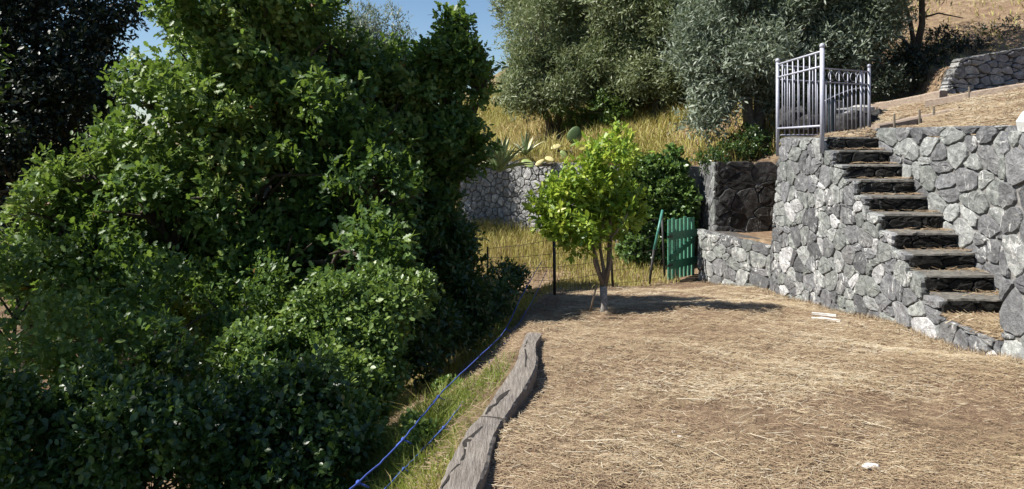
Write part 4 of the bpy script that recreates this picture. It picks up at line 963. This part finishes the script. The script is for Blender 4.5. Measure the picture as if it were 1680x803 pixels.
# leaning green gate
gt = empty('picket_gate', P(1115, 462, 14.0), label='small green wooden picket gate with diagonal brace, standing ajar by the wall', cat='gate')
g0, g1 = P(1094, 460, 13.75), P(1139, 457, 14.35)
gd = (g1 - g0); gd.z = 0; Lg = gd.length; gd.normalize(); gn = Vector((gd.y, -gd.x, 0)); gn = gn if gn.y < 0 else -gn
def gbox(name, s0, s1, z0, z1, off, th, mat=M_green, shear=0):
    a_ = g0 + gd * s0; c_ = g0 + gd * s1; vs = []
    for o_ in (off, off + th):
        vs += [a_ + gn * o_ + Z3 * z0, c_ + gn * o_ + Z3 * (z0 + shear), c_ + gn * o_ + Z3 * (z1 + shear), a_ + gn * o_ + Z3 * z1]
    return mesh(name, vs, [(0,1,2,3),(7,6,5,4),(0,4,5,1),(1,5,6,2),(2,6,7,3),(3,7,4,0)], mat, gt)
np_ = 7
M_green_l = mat_simple('pale_green_paint', (.05, .21, .135), (.10, .29, .20), 20, .5, .2)  # paler green on the pickets than on the boards
for k in range(np_):
    s0 = Lg * (k + .12) / np_; gbox('picket', s0, s0 + Lg / np_ * .66, .0, 1.09 + .02 * math.sin(k * 2), 0, .022, M_green_l)
gbox('cross_board', -.02, Lg + .02, .20, .34, .0225, .03); gbox('cross_board', -.02, Lg + .02, .72, .86, .0225, .03)
gbox('brace', .06, Lg - .05, .35, .44, .0225, .025, M_green, .28)
for zz in (.27, .79): gbox('hinge', -.06, .10, zz - .02, zz + .02, .054, .008, M_black)
# stake against the citrus trunk, slat on the ground, slats heap, pale stone
b = MB(); b.tube([P(968, 513, 9.25), P(979, 468, 9.15)], .012, 6); tag(b.build('stake', M_stake, None, True), 'pale wooden stake leaning beside the citrus trunk', 'stake')
c_ = hit(955, 508); b = MB(); b.box((c_.x, c_.y, c_.z + .02), (.36, .04, .02), .02, .004); tag(b.build('slat', M_stake), 'thin pale board lying on the ground left of the citrus trunk', 'board')
for i, (px, py, L_, rz, lab) in enumerate(((1352, 523, .26, -.5, 'bleached slat on top of the small heap at the wall foot'), (1362, 528, .22, -.7, 'short bleached slat, lower right in the heap at the wall foot'), (1347, 527, .2, -.35, 'broken bleached slat, lower left in the heap at the wall foot'))):
    c_ = hit(px, py); b = MB(); b.box((c_.x, c_.y, c_.z + .022 + .02 * (i == 0)), (L_, .055, .018), rz, .004); tag(b.build('slat', M_slat), lab, 'slat', group='bleached slats at the wall foot')
c_ = hit(1428, 768); st = rock(None, (c_.x, c_.y, c_.z + .004), (.055, .03, .014), M_white, 99, 'white_stone'); tag(st, 'small flat white stone in the dry grass at the lower right', 'stone')
for i, (px, py, lab) in enumerate(((1105, 713, 'larger of two tiny pale chips in the middle of the ground'), (1115, 722, 'smaller tiny pale chip in the middle of the ground'))):
    c_ = hit(px, py); st = rock(None, (c_.x, c_.y, c_.z + .008), (.014, .012, .01), M_slat, 110 + i, 'stone_chip'); tag(st, lab, 'stone')

# ------------------------------------------------------------ agave and prickly pear
M_agave = mat_simple('agave_green', (.10, .16, .07), (.18, .25, .12), 12, .5)
M_agavey = mat_simple('agave_cream', (.55, .52, .32), (.70, .66, .45), 12, .5)
def agave(px, py, Y, R_, n, seed, label):
    c = P(px, py, Y); e = empty('agave', c, label=label, cat='agave', group='variegated agaves'); r = random.Random(seed)
    for k in range(n):
        th = 2.4 * k; elv = R(r.uniform(18, 82)); L = R_ * r.uniform(.6, 1.0); wd = L * .075; vs = []; m = 7
        dh = Vector((math.cos(th), math.sin(th), 0)); sd_ = Vector((-dh.y, dh.x, 0)); bend = r.uniform(.2, .9) * (1.2 - elv)
        p = Vector(c); a_ = elv
        for i in range(m):
            t = i / (m - 1); w_ = wd * (math.sin(math.pi * min(t * .8 + .22, 1)) + .05) * (1 if i < m - 1 else .05)
            up = Vector((-dh.x * math.sin(a_), -dh.y * math.sin(a_), math.cos(a_)))
            vs += [p - sd_ * w_ + up * w_ * .35, p - sd_ * w_ * .32 + up * w_ * .05, p + sd_ * w_ * .32 + up * w_ * .05, p + sd_ * w_ + up * w_ * .35, p - up * w_ * .3]
            p = p + (dh * math.cos(a_) + Z3 * math.sin(a_)) * L / (m - 1); a_ -= bend / m * 1.6
        fs = []; mi = []
        for i in range(m - 1):
            for j in range(5):
                fs.append((i * 5 + j, i * 5 + (j + 1) % 5, (i + 1) * 5 + (j + 1) % 5, (i + 1) * 5 + j)); mi.append(0 if j == 1 else (1 if j in (0, 2) else 0))
        me = bpy.data.meshes.new('leaf'); me.from_pydata([tuple(v) for v in vs], [], fs); me.materials.append(M_agave); me.materials.append(M_agavey); me.polygons.foreach_set('material_index', mi); me.update()
        link('leaf', me, None, e)
agave(820, 282, 15.9, .88, 44, 1, 'large variegated agave sprawling over the left end of the pale terrace wall')
agave(862, 255, 17.0, .62, 18, 2, 'smaller upright variegated agave right behind the large one')
pp = empty('prickly_pear', P(900, 262, 16.7), label='prickly pear with flat round pads on top of the pale terrace wall', cat='cactus')
def pad(px, py, Y, rx, rz, rot, mat, tip=0):
    s = Y / F; c = P(px, py, Y); b = MB(); b.ball((0, 0, 0), 1, 14, 8); vs = []
    for v in b.v:
        x, z, y = v[0] * rx * s * (1 - .2 * v[2]), v[2] * rz * s, v[1] * .03
        X_ = x * math.cos(rot) - z * math.sin(rot); Z_ = x * math.sin(rot) + z * math.cos(rot)
        vs.append((c.x + X_, c.y + y + Z_ * tip, c.z + Z_))
    mesh('pad', vs, b.f, mat, pp, True)
pad(943, 222, 17.1, 12, 15, -.3, mat_simple('dark_cactus_skin', (.05, .10, .03), (.10, .15, .05), 14, .55)); pad(866, 268, 16.4, 11, 6, -.4, M_cactus, .9); pad(902, 261, 16.4, 8, 4, -.3, M_cactusy, .9); pad(886, 267, 16.4, 4, 9, -1.0, M_cactusy, .5); pad(912, 241, 16.8, 9, 4, .3, M_cactusy, .9); pad(925, 255, 16.7, 6, 9, .5, M_cactus, .2)
b = MB(); b.tube([P(950, 262, 17), P(936, 250, 17), P(940, 236, 17.1)], [.07, .05, .035], 7); b.tube([P(936, 250, 17), P(915, 248, 16.8)], [.04, .03], 6); b.tube([P(930, 262, 16.8), P(905, 270, 16.5), P(880, 272, 16.4)], [.04, .035, .03], 6); b.build('stem', M_bark2, pp, True)
